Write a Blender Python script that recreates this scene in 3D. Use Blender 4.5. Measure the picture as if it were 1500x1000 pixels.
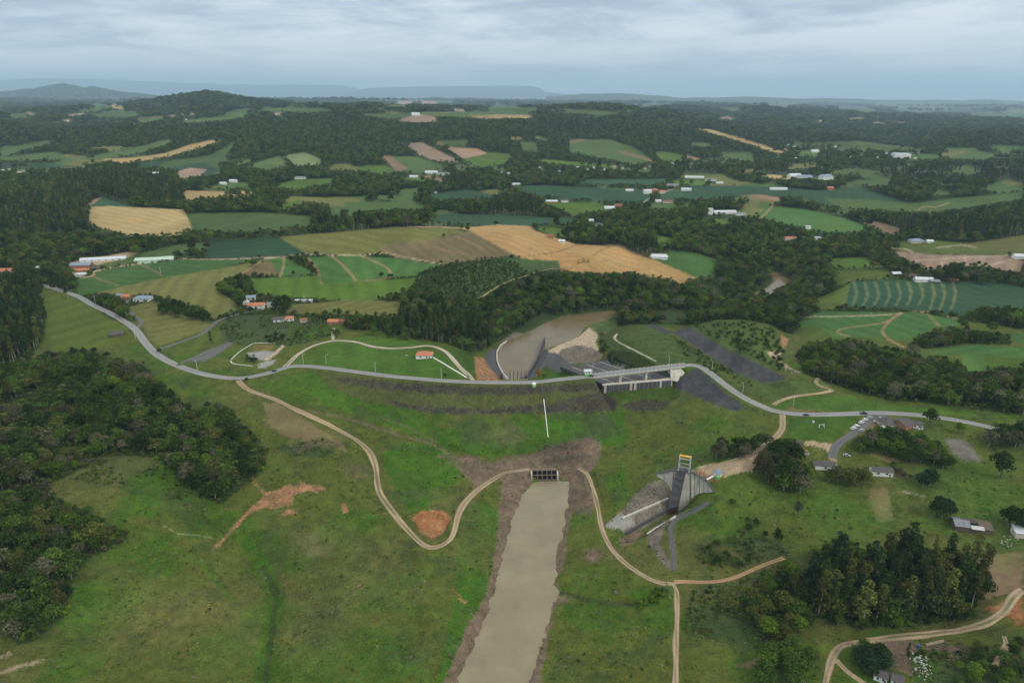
import bpy, bmesh, math, random, re
import numpy as np
from mathutils import Vector, Matrix

random.seed(7); RNG = np.random.default_rng(7)
scene = bpy.context.scene
for _o in list(bpy.data.objects): bpy.data.objects.remove(_o)
R = math.radians

# ------------------------------------------------------------------ camera, sky, sun, exposure
CAMH = 280.0; PITCH = R(19.8); FPX = 1000.0
CT, ST = math.cos(PITCH), math.sin(PITCH)
cam = bpy.data.cameras.new('camera'); cam.lens = 24; cam.sensor_width = 36
cam.clip_start = 1; cam.clip_end = 120000
cam_o = bpy.data.objects.new('camera', cam); scene.collection.objects.link(cam_o)
cam_o.location = (0, 0, CAMH); cam_o.rotation_euler = (math.pi/2 - PITCH, 0, 0)
scene.camera = cam_o

SUN_EL, SUN_AZ = R(43), R(128)       # azimuth clockwise from +Y
world = bpy.data.worlds.new('World'); scene.world = world; world.use_nodes = True
wn = world.node_tree; wn.nodes.clear()
def N(nt, t, **kw):
    n = nt.nodes.new(t)
    for k, v in kw.items():
        if k == 'inp':
            for kk, vv in v.items(): n.inputs[kk].default_value = vv
        else: setattr(n, k, v)
    return n
def L(nt, a, ao, b, bi): nt.links.new(a.outputs[ao], b.inputs[bi])
def ramp(nt, stops, interp='LINEAR'):
    r = nt.nodes.new('ShaderNodeValToRGB'); r.color_ramp.interpolation = interp
    e = r.color_ramp.elements
    while len(e) > 1: e.remove(e[-1])
    e[0].position, e[0].color = stops[0][0], (*stops[0][1], 1)
    for p, c in stops[1:]:
        x = e.new(p); x.color = (*c, 1)
    return r
sky = N(wn, 'ShaderNodeTexSky', sky_type='NISHITA', sun_disc=False, sun_elevation=SUN_EL, sun_rotation=SUN_AZ, air_density=1.2, dust_density=2.0)
tc = N(wn, 'ShaderNodeTexCoord')
mp = N(wn, 'ShaderNodeMapping', inp={'Scale': (2.3, 2.3, 19.0), 'Location': (3.3, 1.7, 0.4)})
L(wn, tc, 'Generated', mp, 'Vector')
n1 = N(wn, 'ShaderNodeTexNoise', inp={'Scale': 1.0, 'Detail': 9.0, 'Roughness': 0.57, 'Distortion': 0.7}); L(wn, mp, 'Vector', n1, 'Vector')
mp2 = N(wn, 'ShaderNodeMapping', inp={'Scale': (8.0, 8.0, 42.0), 'Location': (1.3, 4.7, 2.4)}); L(wn, tc, 'Generated', mp2, 'Vector')
n2 = N(wn, 'ShaderNodeTexNoise', inp={'Scale': 1.0, 'Detail': 7.0, 'Roughness': 0.6, 'Distortion': 0.6}); L(wn, mp2, 'Vector', n2, 'Vector')
mixn = N(wn, 'ShaderNodeMath', operation='MULTIPLY_ADD', inp={1: 0.5, 2: -0.25}); L(wn, n2, 'Fac', mixn, 0)
addn = N(wn, 'ShaderNodeMath', operation='ADD'); L(wn, n1, 'Fac', addn, 0); L(wn, mixn, 'Value', addn, 1)
cr = ramp(wn, [(0.37, (4.5, 5.6, 6.9)), (0.46, (6.0, 7.1, 8.3)), (0.53, (7.6, 8.5, 9.3)), (0.62, (9.2, 9.8, 10.3))])
L(wn, addn, 'Value', cr, 'Fac')
sep = N(wn, 'ShaderNodeSeparateXYZ'); L(wn, tc, 'Generated', sep, 'Vector')
hz = N(wn, 'ShaderNodeMapRange', inp={1: -0.02, 2: 0.075, 3: 0.7, 4: 0.0}); L(wn, sep, 'Z', hz, 0)
mh = N(wn, 'ShaderNodeMix', data_type='RGBA', inp={7: (7.2, 8.2, 9.1, 1)}); L(wn, hz, 0, mh, 0); L(wn, cr, 'Color', mh, 6)
zf = N(wn, 'ShaderNodeMapRange', inp={1: 0.1, 2: 0.8, 3: 0.0, 4: 1.0}); L(wn, sep, 'Z', zf, 0); zr = N(wn, 'ShaderNodeMix', data_type='RGBA', inp={6: (1, 1, 1, 1), 7: (1.7, 1.56, 1.36, 1)}); L(wn, zf, 0, zr, 0)      # an overcast sky is brighter overhead
mz = N(wn, 'ShaderNodeMix', data_type='RGBA', blend_type='MULTIPLY', inp={0: 1.0}); L(wn, mh, 2, mz, 6); L(wn, zr, 2, mz, 7); mh = mz
ms = N(wn, 'ShaderNodeMix', data_type='RGBA', inp={0: 0.9}); L(wn, sky, 'Color', ms, 6); L(wn, mh, 2, ms, 7)
bg = N(wn, 'ShaderNodeBackground', inp={'Strength': 0.1}); L(wn, ms, 2, bg, 'Color')
wo = N(wn, 'ShaderNodeOutputWorld'); L(wn, bg, 'Background', wo, 'Surface')

sl = bpy.data.lights.new('sun', 'SUN'); sl.energy = 1.5; sl.angle = R(12); sl.color = (1.0, 0.93, 0.82)
so = bpy.data.objects.new('sun', sl); scene.collection.objects.link(so)
sdir = Vector((math.sin(SUN_AZ)*math.cos(SUN_EL), math.cos(SUN_AZ)*math.cos(SUN_EL), math.sin(SUN_EL)))
so.rotation_euler = sdir.to_track_quat('Z', 'Y').to_euler(); so.location = (0, 0, 900)

vs = scene.view_settings
vs.view_transform = 'Standard'; vs.look = 'None'; vs.exposure = 0.0; vs.gamma = 1; vs.use_curve_mapping = False
cy = scene.cycles
cy.use_denoising = True; cy.max_bounces = 5; cy.diffuse_bounces = 2; cy.glossy_bounces = 2; cy.volume_bounces = 2
cy.transmission_bounces = 2; cy.use_adaptive_sampling = True; cy.adaptive_threshold = 0.01
cy.caustics_reflective = False; cy.caustics_refractive = False

# ------------------------------------------------------------------ helpers
def srgb(r, g, b, k=1.0):
    def f(c):
        c /= 255.0
        return (c/12.92 if c <= 0.04045 else ((c+0.055)/1.055)**2.4)*k
    return (f(r), f(g), f(b))
_tab = np.random.default_rng(11).random((256, 256)).astype(np.float32)
def vnoise(x, y, seed=0):
    x = np.asarray(x, np.float64) + seed*17.31; y = np.asarray(y, np.float64) + seed*9.73
    xi = np.floor(x).astype(np.int64); yi = np.floor(y).astype(np.int64)
    fx = x-xi; fy = y-yi
    fx = fx*fx*(3-2*fx); fy = fy*fy*(3-2*fy)
    a = _tab[xi & 255, yi & 255]; b = _tab[(xi+1) & 255, yi & 255]
    c = _tab[xi & 255, (yi+1) & 255]; d = _tab[(xi+1) & 255, (yi+1) & 255]
    return (a*(1-fx)+b*fx)*(1-fy) + (c*(1-fx)+d*fx)*fy
def fbm(x, y, o=4, seed=0):
    s = 0; a = 0.5; t = 0
    for i in range(o):
        s = s + a*vnoise(x, y, seed+i*3); t += a; a *= 0.5; x = x*2.03; y = y*2.03
    return s/t
def smooth(a, b, x):
    t = np.clip((x-a)/(b-a), 0, 1); return t*t*(3-2*t)
def drop(py): return ST + (py-500.0)/FPX*CT
def P(px, py, h):                      # world point at elevation h seen at (px, py)
    z = (CAMH-h)/drop(py); return ((px-750)/FPX*z, z*(CT-(py-500)/FPX*ST), h)
def PZ(px, py, z):                     # world point at camera depth z
    return ((px-750)/FPX*z, z*(CT-(py-500)/FPX*ST), CAMH-drop(py)*z)
def proj(X, Y, Z):
    d = Y*CT - (Z-CAMH)*ST
    d = np.maximum(d, 1e-3)
    up = Y*ST + (Z-CAMH)*CT
    return 750+FPX*X/d, 500-FPX*up/d, d
def seg_dist(X, Y, pts):               # distance to a polyline and arc parameter
    best = np.full(X.shape, 1e9); arc = np.zeros(X.shape); side = np.zeros(X.shape); s0 = 0
    for (ax, ay), (bx, by) in zip(pts[:-1], pts[1:]):
        dx, dy = bx-ax, by-ay; l2 = dx*dx+dy*dy; ln = math.sqrt(l2)
        t = np.clip(((X-ax)*dx+(Y-ay)*dy)/l2, 0, 1)
        d = np.hypot(X-ax-t*dx, Y-ay-t*dy)
        m = d < best
        best = np.where(m, d, best); arc = np.where(m, s0+t*ln, arc)
        side = np.where(m, np.sign((X-ax)*dy-(Y-ay)*dx), side)
        s0 += ln
    return best, arc, side
def in_poly(X, Y, pts):
    ins = np.zeros(X.shape, bool)
    n = len(pts)
    for i in range(n):
        x1, y1 = pts[i][:2]; x2, y2 = pts[(i+1) % n][:2]
        if y1 == y2: continue
        c = ((y1 > Y) != (y2 > Y)) & (X < (x2-x1)*(Y-y1)/(y2-y1)+x1)
        ins ^= c
    return ins
def dense(pts, step):
    out = []
    for a, b in zip(pts[:-1], pts[1:]):
        n = max(1, int(math.dist(a[:2], b[:2])/step))
        for i in range(n):
            t = i/n; out.append(tuple(a[k]*(1-t)+b[k]*t for k in range(len(a))))
    out.append(tuple(pts[-1])); return out
def catmull(pts, n=6):
    p = [pts[0]]+list(pts)+[pts[-1]]; out = []
    for i in range(1, len(p)-2):
        a, b, c, d = (np.array(q, float) for q in p[i-1:i+3])
        for k in range(n):
            t = k/n
            out.append(tuple(0.5*((2*b)+(c-a)*t+(2*a-5*b+4*c-d)*t*t+(3*b-a-3*c+d)*t**3)))
    out.append(tuple(map(float, pts[-1]))); return out

def tag(o, label=None, cat=None, group=None, kind=None):
    if label: o['label'] = label
    if cat: o['category'] = cat
    if group: o['group'] = group
    if kind: o['kind'] = kind
    return o
def link(o, parent=None):
    scene.collection.objects.link(o)
    if parent is not None: o.parent = parent
    return o
def empty(name, loc, rz=0.0, label=None, cat=None, group=None, parent=None):
    o = bpy.data.objects.new(name, None); o.location = loc; o.rotation_euler = (0, 0, rz)
    o.empty_display_size = 1; link(o, parent); return tag(o, label, cat, group)
def mesh_np(name, V, F, mats=(), smooth_=False, mi=None):
    V = np.asarray(V, np.float32); F = np.asarray(F, np.int32)
    me = bpy.data.meshes.new(name); k = F.shape[1]
    me.vertices.add(len(V)); me.vertices.foreach_set('co', V.ravel())
    me.loops.add(F.size); me.loops.foreach_set('vertex_index', F.ravel())
    me.polygons.add(len(F)); me.polygons.foreach_set('loop_start', np.arange(0, F.size, k, dtype=np.int32))
    if mi is not None: me.polygons.foreach_set('material_index', np.asarray(mi, np.int32))
    me.polygons.foreach_set('use_smooth', np.full(len(F), smooth_, bool))
    for m in mats: me.materials.append(m)
    me.update(); return me
def set_attr(me, name, arr, typ='FLOAT_COLOR'):
    a = me.attributes.new(name, typ, 'POINT')
    key = {'FLOAT_COLOR': 'color', 'FLOAT': 'value', 'FLOAT_VECTOR': 'vector', 'INT': 'value'}[typ]
    a.data.foreach_set(key, np.ascontiguousarray(arr, np.int32 if typ == 'INT' else np.float32).ravel())

# ------------------------------------------------------------------ materials
MATS = {}
def principled(name, base=(0.5, 0.5, 0.5), rough=0.8, spec=0.3, noise=0.0, nscale=1.0, bump=0.0, bscale=4.0, attr=None, dark=None):
    m = bpy.data.materials.new(name); m.use_nodes = True; nt = m.node_tree
    b = nt.nodes['Principled BSDF']; b.inputs['Roughness'].default_value = rough
    b.inputs['Specular IOR Level'].default_value = spec
    geo = N(nt, 'ShaderNodeTexCoord')
    col = None
    if attr:
        col = N(nt, 'ShaderNodeAttribute', attribute_name=attr); out = 'Color'
    else:
        col = N(nt, 'ShaderNodeRGB'); col.outputs[0].default_value = (*base, 1); out = 0
    if noise:
        nz = N(nt, 'ShaderNodeTexNoise', inp={'Scale': nscale, 'Detail': 6.0, 'Roughness': 0.65}); L(nt, geo, 'Object', nz, 'Vector')
        mr = N(nt, 'ShaderNodeMapRange', inp={1: 0.3, 2: 0.7, 3: 1-noise, 4: 1+noise}); L(nt, nz, 'Fac', mr, 0)
        mx = N(nt, 'ShaderNodeMix', data_type='RGBA', blend_type='MULTIPLY', inp={0: 1.0}); L(nt, col, out, mx, 6); L(nt, mr, 0, mx, 7)
        col, out = mx, 2
    if dark:                            # vertical dirt streaks
        mpn = N(nt, 'ShaderNodeMapping', inp={'Scale': (0.8, 0.8, 0.04)}); L(nt, geo, 'Object', mpn, 'Vector')
        nz = N(nt, 'ShaderNodeTexNoise', inp={'Scale': 1.0, 'Detail': 5.0, 'Roughness': 0.6}); L(nt, mpn, 'Vector', nz, 'Vector')
        mr = N(nt, 'ShaderNodeMapRange', inp={1: dark[0], 2: dark[0]+0.14, 3: 0.0, 4: dark[1]}); L(nt, nz, 'Fac', mr, 0)
        mx = N(nt, 'ShaderNodeMix', data_type='RGBA', inp={7: (*dark[2], 1)}); L(nt, mr, 0, mx, 0); L(nt, col, out, mx, 6)
        col, out = mx, 2
    L(nt, col, out, b, 'Base Color')
    if bump:
        nz = N(nt, 'ShaderNodeTexNoise', inp={'Scale': bscale, 'Detail': 4.0}); L(nt, geo, 'Object', nz, 'Vector')
        bp = N(nt, 'ShaderNodeBump', inp={'Strength': bump, 'Distance': 0.3}); L(nt, nz, 'Fac', bp, 'Height'); L(nt, bp, 'Normal', b, 'Normal')
    MATS[name] = m; return m
# ------------------------------------------------------------------ terrain heights
CTRL = """
0,1000,18 150,1000,15 300,1000,12 450,1000,9 600,1000,6 670,1000,1.5 800,1000,1.5 900,1000,6 1000,1000,9 1100,1000,12 1250,1000,14 1400,1000,16 1500,1000,18
750,1300,0 100,1300,14 1400,1300,14 -400,1000,28 1900,1000,28 -500,700,45 2000,700,50 -500,520,60 2000,560,52 -400,420,66 1950,420,60 -500,330,80 2000,330,70
0,900,22 150,900,17 300,900,12 400,880,7 500,900,11 620,900,8 700,900,1.5 820,900,1.5 900,880,5 1000,880,9 1100,880,13 1250,900,16 1400,900,17 1500,900,22
0,800,28 150,800,22 300,780,16 400,800,10 500,780,13 630,800,10 700,800,4 735,780,1 825,780,1 870,780,6 950,800,9 1000,800,11 1080,780,18 1200,780,24 1350,790,25 1500,790,28
0,700,34 150,690,28 300,700,20 420,690,20 520,680,20 600,700,12 660,740,9 680,700,9 730,690,6 775,710,2 835,705,2 870,700,7 920,700,10
920,640,14 960,600,24 1000,580,28 1000,640,22 1050,640,28 1100,620,34 1060,690,29 1100,700,28 1150,700,28 1200,690,30 1300,690,31 1400,690,32 1500,700,34
1150,606,38 1250,605,38 1350,607,38 1440,622,38 1500,620,38 1200,640,36 1300,640,35
350,553,41 300,547,43 240,525,45 200,480,47 150,455,49 110,433,51 0,420,52 0,500,50 100,480,48 0,560,44 100,560,42 200,580,38 300,600,33 0,630,38 150,640,33 250,650,27 380,600,33 450,600,33 400,650,24 340,740,15 500,620,25 560,640,18 620,660,12
740,555,-1 770,551,-1 727,516,-1 786,530,-1 822,465,-1 870,458,-1 905,467,-1 846,494,0 690,470,12 750,470,5 650,470,28 620,510,38 680,520,34 705,515,20
560,525,39 480,510,40 560,510,38 660,540,38 862,505,3 830,510,2 870,520,4 900,490,8 905,530,22 930,500,27 960,480,24 980,520,35 1030,540,39 910,480,10
990,490,16 1030,515,23 1063,535,29 1100,553,33 1120,560,34 1010,479,36 1050,504,41 1103,529,43 1150,551,39 1080,490,45 1130,490,41 1133,520,36 1000,510,31 1040,535,36 1080,565,38
1200,470,22 1340,470,28 1400,430,30 1250,410,24 1500,430,36 1500,490,36 1400,500,34 1300,520,32 1200,530,30 1250,570,33 1400,570,36 1500,560,38 1160,500,14 1180,470,14
1130,420,-0.5 1100,435,-1 1150,410,0 1060,442,0 960,455,0 1080,410,10 1180,400,14 1130,380,8 1080,455,10
800,440,8 900,440,6 1000,430,8 700,430,30 650,430,38 760,420,25 850,410,30 950,410,25 1040,410,14 760,385,48 850,385,48 940,385,36 620,410,44 700,395,50
735,330,75 680,338,72 800,345,62 850,362,50 900,362,48 960,385,38 1020,410,20 660,370,62 560,360,66 500,340,78 420,350,76 600,332,80 350,360,64 300,380,56 450,390,54 560,395,52 500,425,46 400,420,50 580,450,42 520,450,43 440,450,44 420,470,43 500,480,41 350,480,44 250,420,56 200,400,56 150,410,54 250,390,57 300,440,52 260,460,48 200,440,50 120,395,54 50,390,55
700,318,45 620,318,50 830,322,38 480,325,55 60,330,62 200,320,64 130,300,68 270,330,60 330,330,58 400,320,58 250,300,66 170,265,78 100,290,70 0,300,68 0,260,72
850,320,36 950,330,32 1050,340,28 1100,330,30 1200,330,30 1050,310,30 1300,340,32 1400,350,38 1450,380,36 1500,350,48 1350,380,32 1220,380,22 1500,400,38
400,300,58 500,300,54 600,300,48 700,290,44 800,290,40 900,285,38 1000,285,40 1100,280,40 1200,290,38 1300,300,36 1400,295,42 1500,290,46
300,260,66 400,255,66 500,260,60 600,255,56 700,255,50 800,255,46 900,250,46 1000,255,46 1100,260,46 1200,255,46 1300,260,50 1400,260,54 1500,260,58
0,235,78 100,220,95 200,230,90 300,235,85 400,230,85 500,225,90 560,235,75 650,225,85 720,230,75 800,235,62 900,225,70 1000,230,60 1100,225,60 1200,225,55 1300,225,60 1400,230,65 1500,230,75
0,210,105 100,205,110 200,205,115 300,208,115 400,200,125 500,200,125 600,208,110 700,210,105 800,205,100 900,205,100 960,200,105 1150,205,65 1250,208,66 1350,215,68 1450,210,80 1500,205,85
"""
CTZ = """0,185,3400 100,180,3700 200,183,3500 250,172,4000 300,160,4200 290,142,4860 350,155,4640 230,155,4860 450,166,3700 400,168,3800 500,170,3600 570,172,3600 640,171,3700 700,176,3600 780,174,3600 850,169,3600 900,170,3500 960,182,3500 1050,200,3300 100,172,4420 0,172,4860 50,158,8160 150,160,7280 600,162,6840 700,160,8160 800,160,8600 500,158,8600 900,160,9040 1000,159,9260 1120,159,8160 1050,172,6400 1150,170,6840 1300,176,6400 1250,190,4860 1300,195,4420 1400,186,5300 1500,186,5300 1400,176,7280 1500,178,7720 1300,165,12560 1450,168,12560 1100,157,14760 1200,160,12560 200,153,10360 400,152,12560 600,151,14760 800,152,14760 950,153,14760 0,150,14760 400,149,25760 800,149,25760 1200,151,25760 1500,155,25760 0,148,25760 400,148,60960 1100,148,60960 0,148,60960 1500,149,60960 0,147.5,62000 750,147.5,62000 1500,148,62000 -900,147.5,62000 2400,148,62000 -600,150,14760 -600,149,60960 2100,155,14760 2100,150,60960 -600,190,3500 2100,200,3800 -500,240,2300 2000,250,2300"""
cps = []
for ln in CTRL.split(): cps.append(P(*map(float, ln.split(','))))
for ln in CTZ.split():
    a, b, c = map(float, ln.split(',')); cps.append(PZ(a, b, c))
cps = np.array(cps)
def uvw(X, Y): return np.stack([X/Y*2.2, np.log(Y)], -1)
_c = uvw(cps[:, 0], cps[:, 1])
def tps(r2): return 0.5*r2*np.log(r2+1e-9)
_n = len(cps)
_D = ((_c[:, None]-_c[None])**2).sum(-1)
_A = np.zeros((_n+3, _n+3)); _A[:_n, :_n] = tps(_D)+np.eye(_n)*2e-4
_A[:_n, _n] = 1; _A[:_n, _n+1:] = _c; _A[_n:, :_n] = _A[:_n, _n:].T
_w = np.linalg.solve(_A, np.concatenate([cps[:, 2], np.zeros(3)]))

uc = np.concatenate([np.linspace(-1.45, -0.8, 52)[:-1], np.linspace(-0.8, 0.8, 690), np.linspace(0.8, 1.45, 52)[1:]])
_ys = np.exp(np.linspace(math.log(190), math.log(64000), 6000))
_t = np.log(_ys) - 924/_ys
NR = 1040
yr = np.interp(np.linspace(_t[0], _t[-1], NR), _t, _ys)
NC = len(uc)
Yg = np.repeat(yr[:, None], NC, 1); Xg = Yg*uc[None]
_q = uvw(Xg, Yg).reshape(-1, 2)
# the spline is evaluated on a coarse lattice of the same space, then refined
_ua = np.linspace(-1.46*2.2, 1.46*2.2, 260); _va = np.linspace(math.log(129), math.log(64100), 300)
_gu, _gv = np.meshgrid(_ua, _va); _gq = np.stack([_gu.ravel(), _gv.ravel()], -1)
_h = np.empty(len(_gq))
for i in range(0, len(_gq), 20000):
    q = _gq[i:i+20000]
    _h[i:i+20000] = tps(((q[:, None]-_c[None])**2).sum(-1))@_w[:_n] + _w[_n] + q@_w[_n+1:]
_h = _h.reshape(300, 260)
def bil(arr, fu, fv):
    fu = np.clip(fu, 0, arr.shape[1]-1.001); fv = np.clip(fv, 0, arr.shape[0]-1.001)
    i = fu.astype(int); j = fv.astype(int); a = fu-i; b = fv-j
    return (arr[j, i]*(1-a)+arr[j, i+1]*a)*(1-b)+(arr[j+1, i]*(1-a)+arr[j+1, i+1]*a)*b
H = bil(_h, (_q[:, 0]-_ua[0])/(_ua[1]-_ua[0]), (_q[:, 1]-_va[0])/(_va[1]-_va[0])).reshape(NR, NC)
# natural relief
H += (fbm(Xg/750, Yg/750, 4, 1)-0.5)*62*smooth(1700, 4200, Yg)
H += (fbm(Xg/2600, Yg/2600, 4, 2)-0.5)*190*smooth(6500, 14000, Yg)
_rg = 1-2*np.abs(fbm(Xg/520+.3*fbm(Xg/300, Yg/300, 2, 12), Yg/640, 3, 11)-0.5)
H += (_rg**2-0.62)*75*smooth(2300, 3300, Yg)*(1-.5*smooth(5000, 8000, Yg))
H += (fbm(Xg/160, Yg/160, 3, 3)-0.5)*7*smooth(900, 1800, Yg)
H += (fbm(Xg/48, Yg/48, 3, 4)-0.5)*3.0+(fbm(Xg/17, Yg/17, 2, 6)-0.5)*1.1

def ridge(pts, z, width, base, rough=0.0, scale=2000):
    global H
    w = [PZ(px, py, z) for px, py in pts]
    us = np.array([a[0]/a[1] for a in w]); hs = np.array([a[2] for a in w]); Y0 = np.mean([a[1] for a in w])
    c = np.interp(uc, us, hs, left=base-400, right=base-400)[None]
    c = c + (fbm(Xg/scale, Yg/scale*0.3, 5, 5)-0.5)*rough
    k = np.exp(-((Yg-Y0)/np.where(Yg < Y0, width, width*1.4))**2)
    H = np.maximum(H, -300+(c+300)*k)
ridge([(-700, 128), (-300, 122), (-60, 121), (60, 115), (130, 116), (220, 120), (330, 124), (440, 124), (500, 125), (530, 131), (600, 140)], 54000, 5000, 150, 90)
ridge([(505, 136), (540, 129), (600, 127), (700, 126), (775, 126), (789, 128), (800, 135), (830, 138), (900, 143), (960, 147)], 46000, 4000, 150, 30)
ridge([(-40, 140), (10, 136), (50, 132), (75, 127), (95, 124.5), (112, 128), (125, 131), (134, 128.5), (146, 131), (175, 137), (215, 141), (250, 146)], 19000, 2400, 120, 50, 700)
ridge([(800, 141), (850, 137.5), (880, 138), (930, 138), (960, 139), (1000, 143), (1030, 142), (1080, 143), (1150, 143.5), (1180, 145), (1230, 145.5), (1330, 148), (1380, 147), (1415, 146), (1440, 146), (1500, 150), (1700, 148), (2200, 148)], 24000, 3000, 120, 130, 1500)
ridge([(360, 149), (420, 146), (500, 146), (600, 148), (680, 150), (760, 151)], 12500, 1300, 120, 60, 1000)
ridge([(925, 162), (960, 158), (1000, 157), (1040, 161), (1080, 167)], 7300, 500, 70, 14, 500)
ridge([(1075, 166), (1090, 160), (1120, 158), (1150, 162), (1170, 168)], 6700, 420, 70, 14, 500)
ridge([(1180, 166), (1230, 164), (1250, 167)], 9300, 600, 70, 14, 500)

# ---- the dam: two lengths of embankment with the spillway between them
CREST = 40.0
def pl(pts, h): return [P(a, b, h)[:2] for a, b in pts]
damA = pl([(439, 536), (472, 538), (512, 543), (566, 550), (620, 555), (674, 558.6), (728, 560), (781, 559.5), (808, 556.7), (840, 553.5), (866, 551)], CREST)
damB = pl([(1003, 534.5), (1015, 534.7), (1026, 537), (1037, 543), (1053, 556), (1074, 572), (1095, 585), (1122, 597.3)], CREST)
def dam(pts, h0, h1, s_up, s_dn, endk):
    global H
    d, arc, side = seg_dist(Xg, Yg, pts)
    tot = sum(math.dist(a, b) for a, b in zip(pts[:-1], pts[1:]))
    dd = d.copy()
    for (e, o) in endk:                 # end caps fall away more steeply
        ex, ey = pts[e]; fx, fy = pts[o]; tx, ty = ex-fx, ey-fy; l = math.hypot(tx, ty)
        over = np.maximum(0, ((Xg-ex)*tx+(Yg-ey)*ty)/l)
        dd = np.where(over > 0, np.hypot(d, 0)+over*3.0, dd)
    top = h0+(h1-h0)*arc/tot
    H = np.maximum(H, top-np.maximum(0, dd-5.0)/np.where(side > 0, s_up, s_dn))
dam(damA, CREST, CREST, 2.35, 2.0, [(-1, -2)])
dam(damB, CREST, 39.0, 2.2, 2.6, [(0, 1)])

def flatten(poly, depth=0.0, feather=3.0):
    """Grade the ground inside a polygon of (px, py, h) corners to the plane through them."""
    global H
    w = [P(*p) for p in poly]; A = np.array([[a, b, 1] for a, b, _ in w]); c = np.linalg.lstsq(A, np.array([q[2] for q in w]), rcond=None)[0]
    xs = [a[0] for a in w]; ys = [a[1] for a in w]
    j0 = max(0, np.searchsorted(yr, min(ys)-30)); j1 = np.searchsorted(yr, max(ys)+30)
    sl_ = slice(j0, j1); X, Y = Xg[sl_], Yg[sl_]
    ins = in_poly(X, Y, w); d = seg_dist(X, Y, [a[:2] for a in w]+[w[0][:2]])[0]
    k = np.where(ins, 1.0, 1-smooth(0, feather, d))
    pln = c[0]*X+c[1]*Y+c[2]-depth
    H[sl_] = H[sl_]*(1-k)+pln*k
    return c
# spillway chute and approach
CHUTE = [(884, 563, 31), (982, 554.5, 31), (935, 533, 17), (893, 524, 6), (850, 528, 4), (822, 543, 6)]
flatten([(884, 574, 24.4), (983, 565.8, 24.4), (980, 590, 19), (905, 600, 17)], 0, 10)
CHW = [(884, 563, 31), (982, 554.5, 31), (893, 524, 5), (822, 543, 5)]
chute_c = flatten(CHW, 0.6, 1.2)
# canal to the intake tower
flatten([(972, 757, 4.5), (992, 749, 4.5), (932, 783, 3), (912, 789, 3)], 0, 14)

# paved bank between the river pool and the chute
_d, _a, _s = seg_dist(Xg, Yg, pl([(781, 548), (789, 531), (797, 510)], 6)); H = np.maximum(H, 7.5-np.maximum(0, _d-1.5)/1.5)
# ---- water: the inlet channel and the river
CHAN = [(674, 1000), (690, 960), (712, 905), (727, 860), (736, 820), (745, 785), (757, 750), (768, 725), (780, 707), (800, 704), (831, 706), (833, 715), (827, 745), (826, 765), (818, 785), (813, 815), (811, 855), (818, 867), (811, 870), (806, 880), (802, 905), (793, 935), (781, 970), (771, 1000), (756, 1080), (640, 1080)]
POOL = [(740, 557), (769, 553), (786, 530), (797, 512), (824, 503), (846, 494.5), (857, 478), (884, 470), (905, 463), (915, 453), (890, 455), (867, 458), (821.6, 464), (795, 475), (773, 488), (748, 497), (735, 505), (727, 516), (730, 531), (738, 548)]
UPRV = [(1075, 437), (1108, 428), (1124, 421), (1134, 412), (1125, 397), (1140, 398), (1162, 412), (1160, 424), (1148, 432), (1128, 438), (1100, 440), (1075, 444)]
def carve(poly, h, bed, slope, reach, ragged=0.0):
    global H
    w = [P(a, b, h)[:2] for a, b in poly]
    ys = [a[1] for a in w]; j0 = max(0, np.searchsorted(yr, min(ys)-reach)); j1 = np.searchsorted(yr, max(ys)+reach)
    s = slice(j0, j1); X, Y = Xg[s], Yg[s]
    ins = in_poly(X, Y, w); d = seg_dist(X, Y, w+[w[0]])[0]
    bank = h+0.15+(d+(2.2+ragged)*(fbm(X/9, Y/9, 3, 8)-0.5))*slope+ 0.02*np.maximum(0, d-8)**1.7
    H[s] = np.where(ins, h-bed*smooth(0, 3, d)-0.25, np.minimum(H[s], np.where(d > ragged, np.maximum(bank, h+0.1), bank-ragged*.12)))
    H[s] = np.where(~ins & (d < 12) & (d > ragged), np.maximum(H[s], h+0.12+0.03*d), H[s])
    return w
chan_w = carve(CHAN, 0.0, 1.6, 0.33, 40, 3.6)
pool_w = carve(POOL, -2.0, 1.6, 0.55, 30)
uprv_w = carve(UPRV, -1.0, 1.6, 0.6, 30)

# ---- orange borrow pit by the hairpin
_d = np.hypot((Xg-P(635, 768, 8)[0])/13.5, (Yg-P(635, 768, 8)[1])/13.0)
H -= 4.6*(1-smooth(0.70, 1.0, _d+0.25*(fbm(Xg/6, Yg/6, 3, 9)-0.5)))
# gully of the small brook, left of centre
_gl = pl([(385, 1000), (395, 930), (402, 870), (385, 830), (355, 790), (300, 770)], 9)
H -= 2.8*np.exp(-(seg_dist(Xg, Yg, _gl)[0]/4.5)**2)
_gl2 = pl([(820, 868), (850, 876), (890, 884), (925, 886), (950, 878), (975, 868)], 5)
H -= 2.0*np.exp(-(seg_dist(Xg, Yg, _gl2)[0]/2.6)**2)

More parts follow.
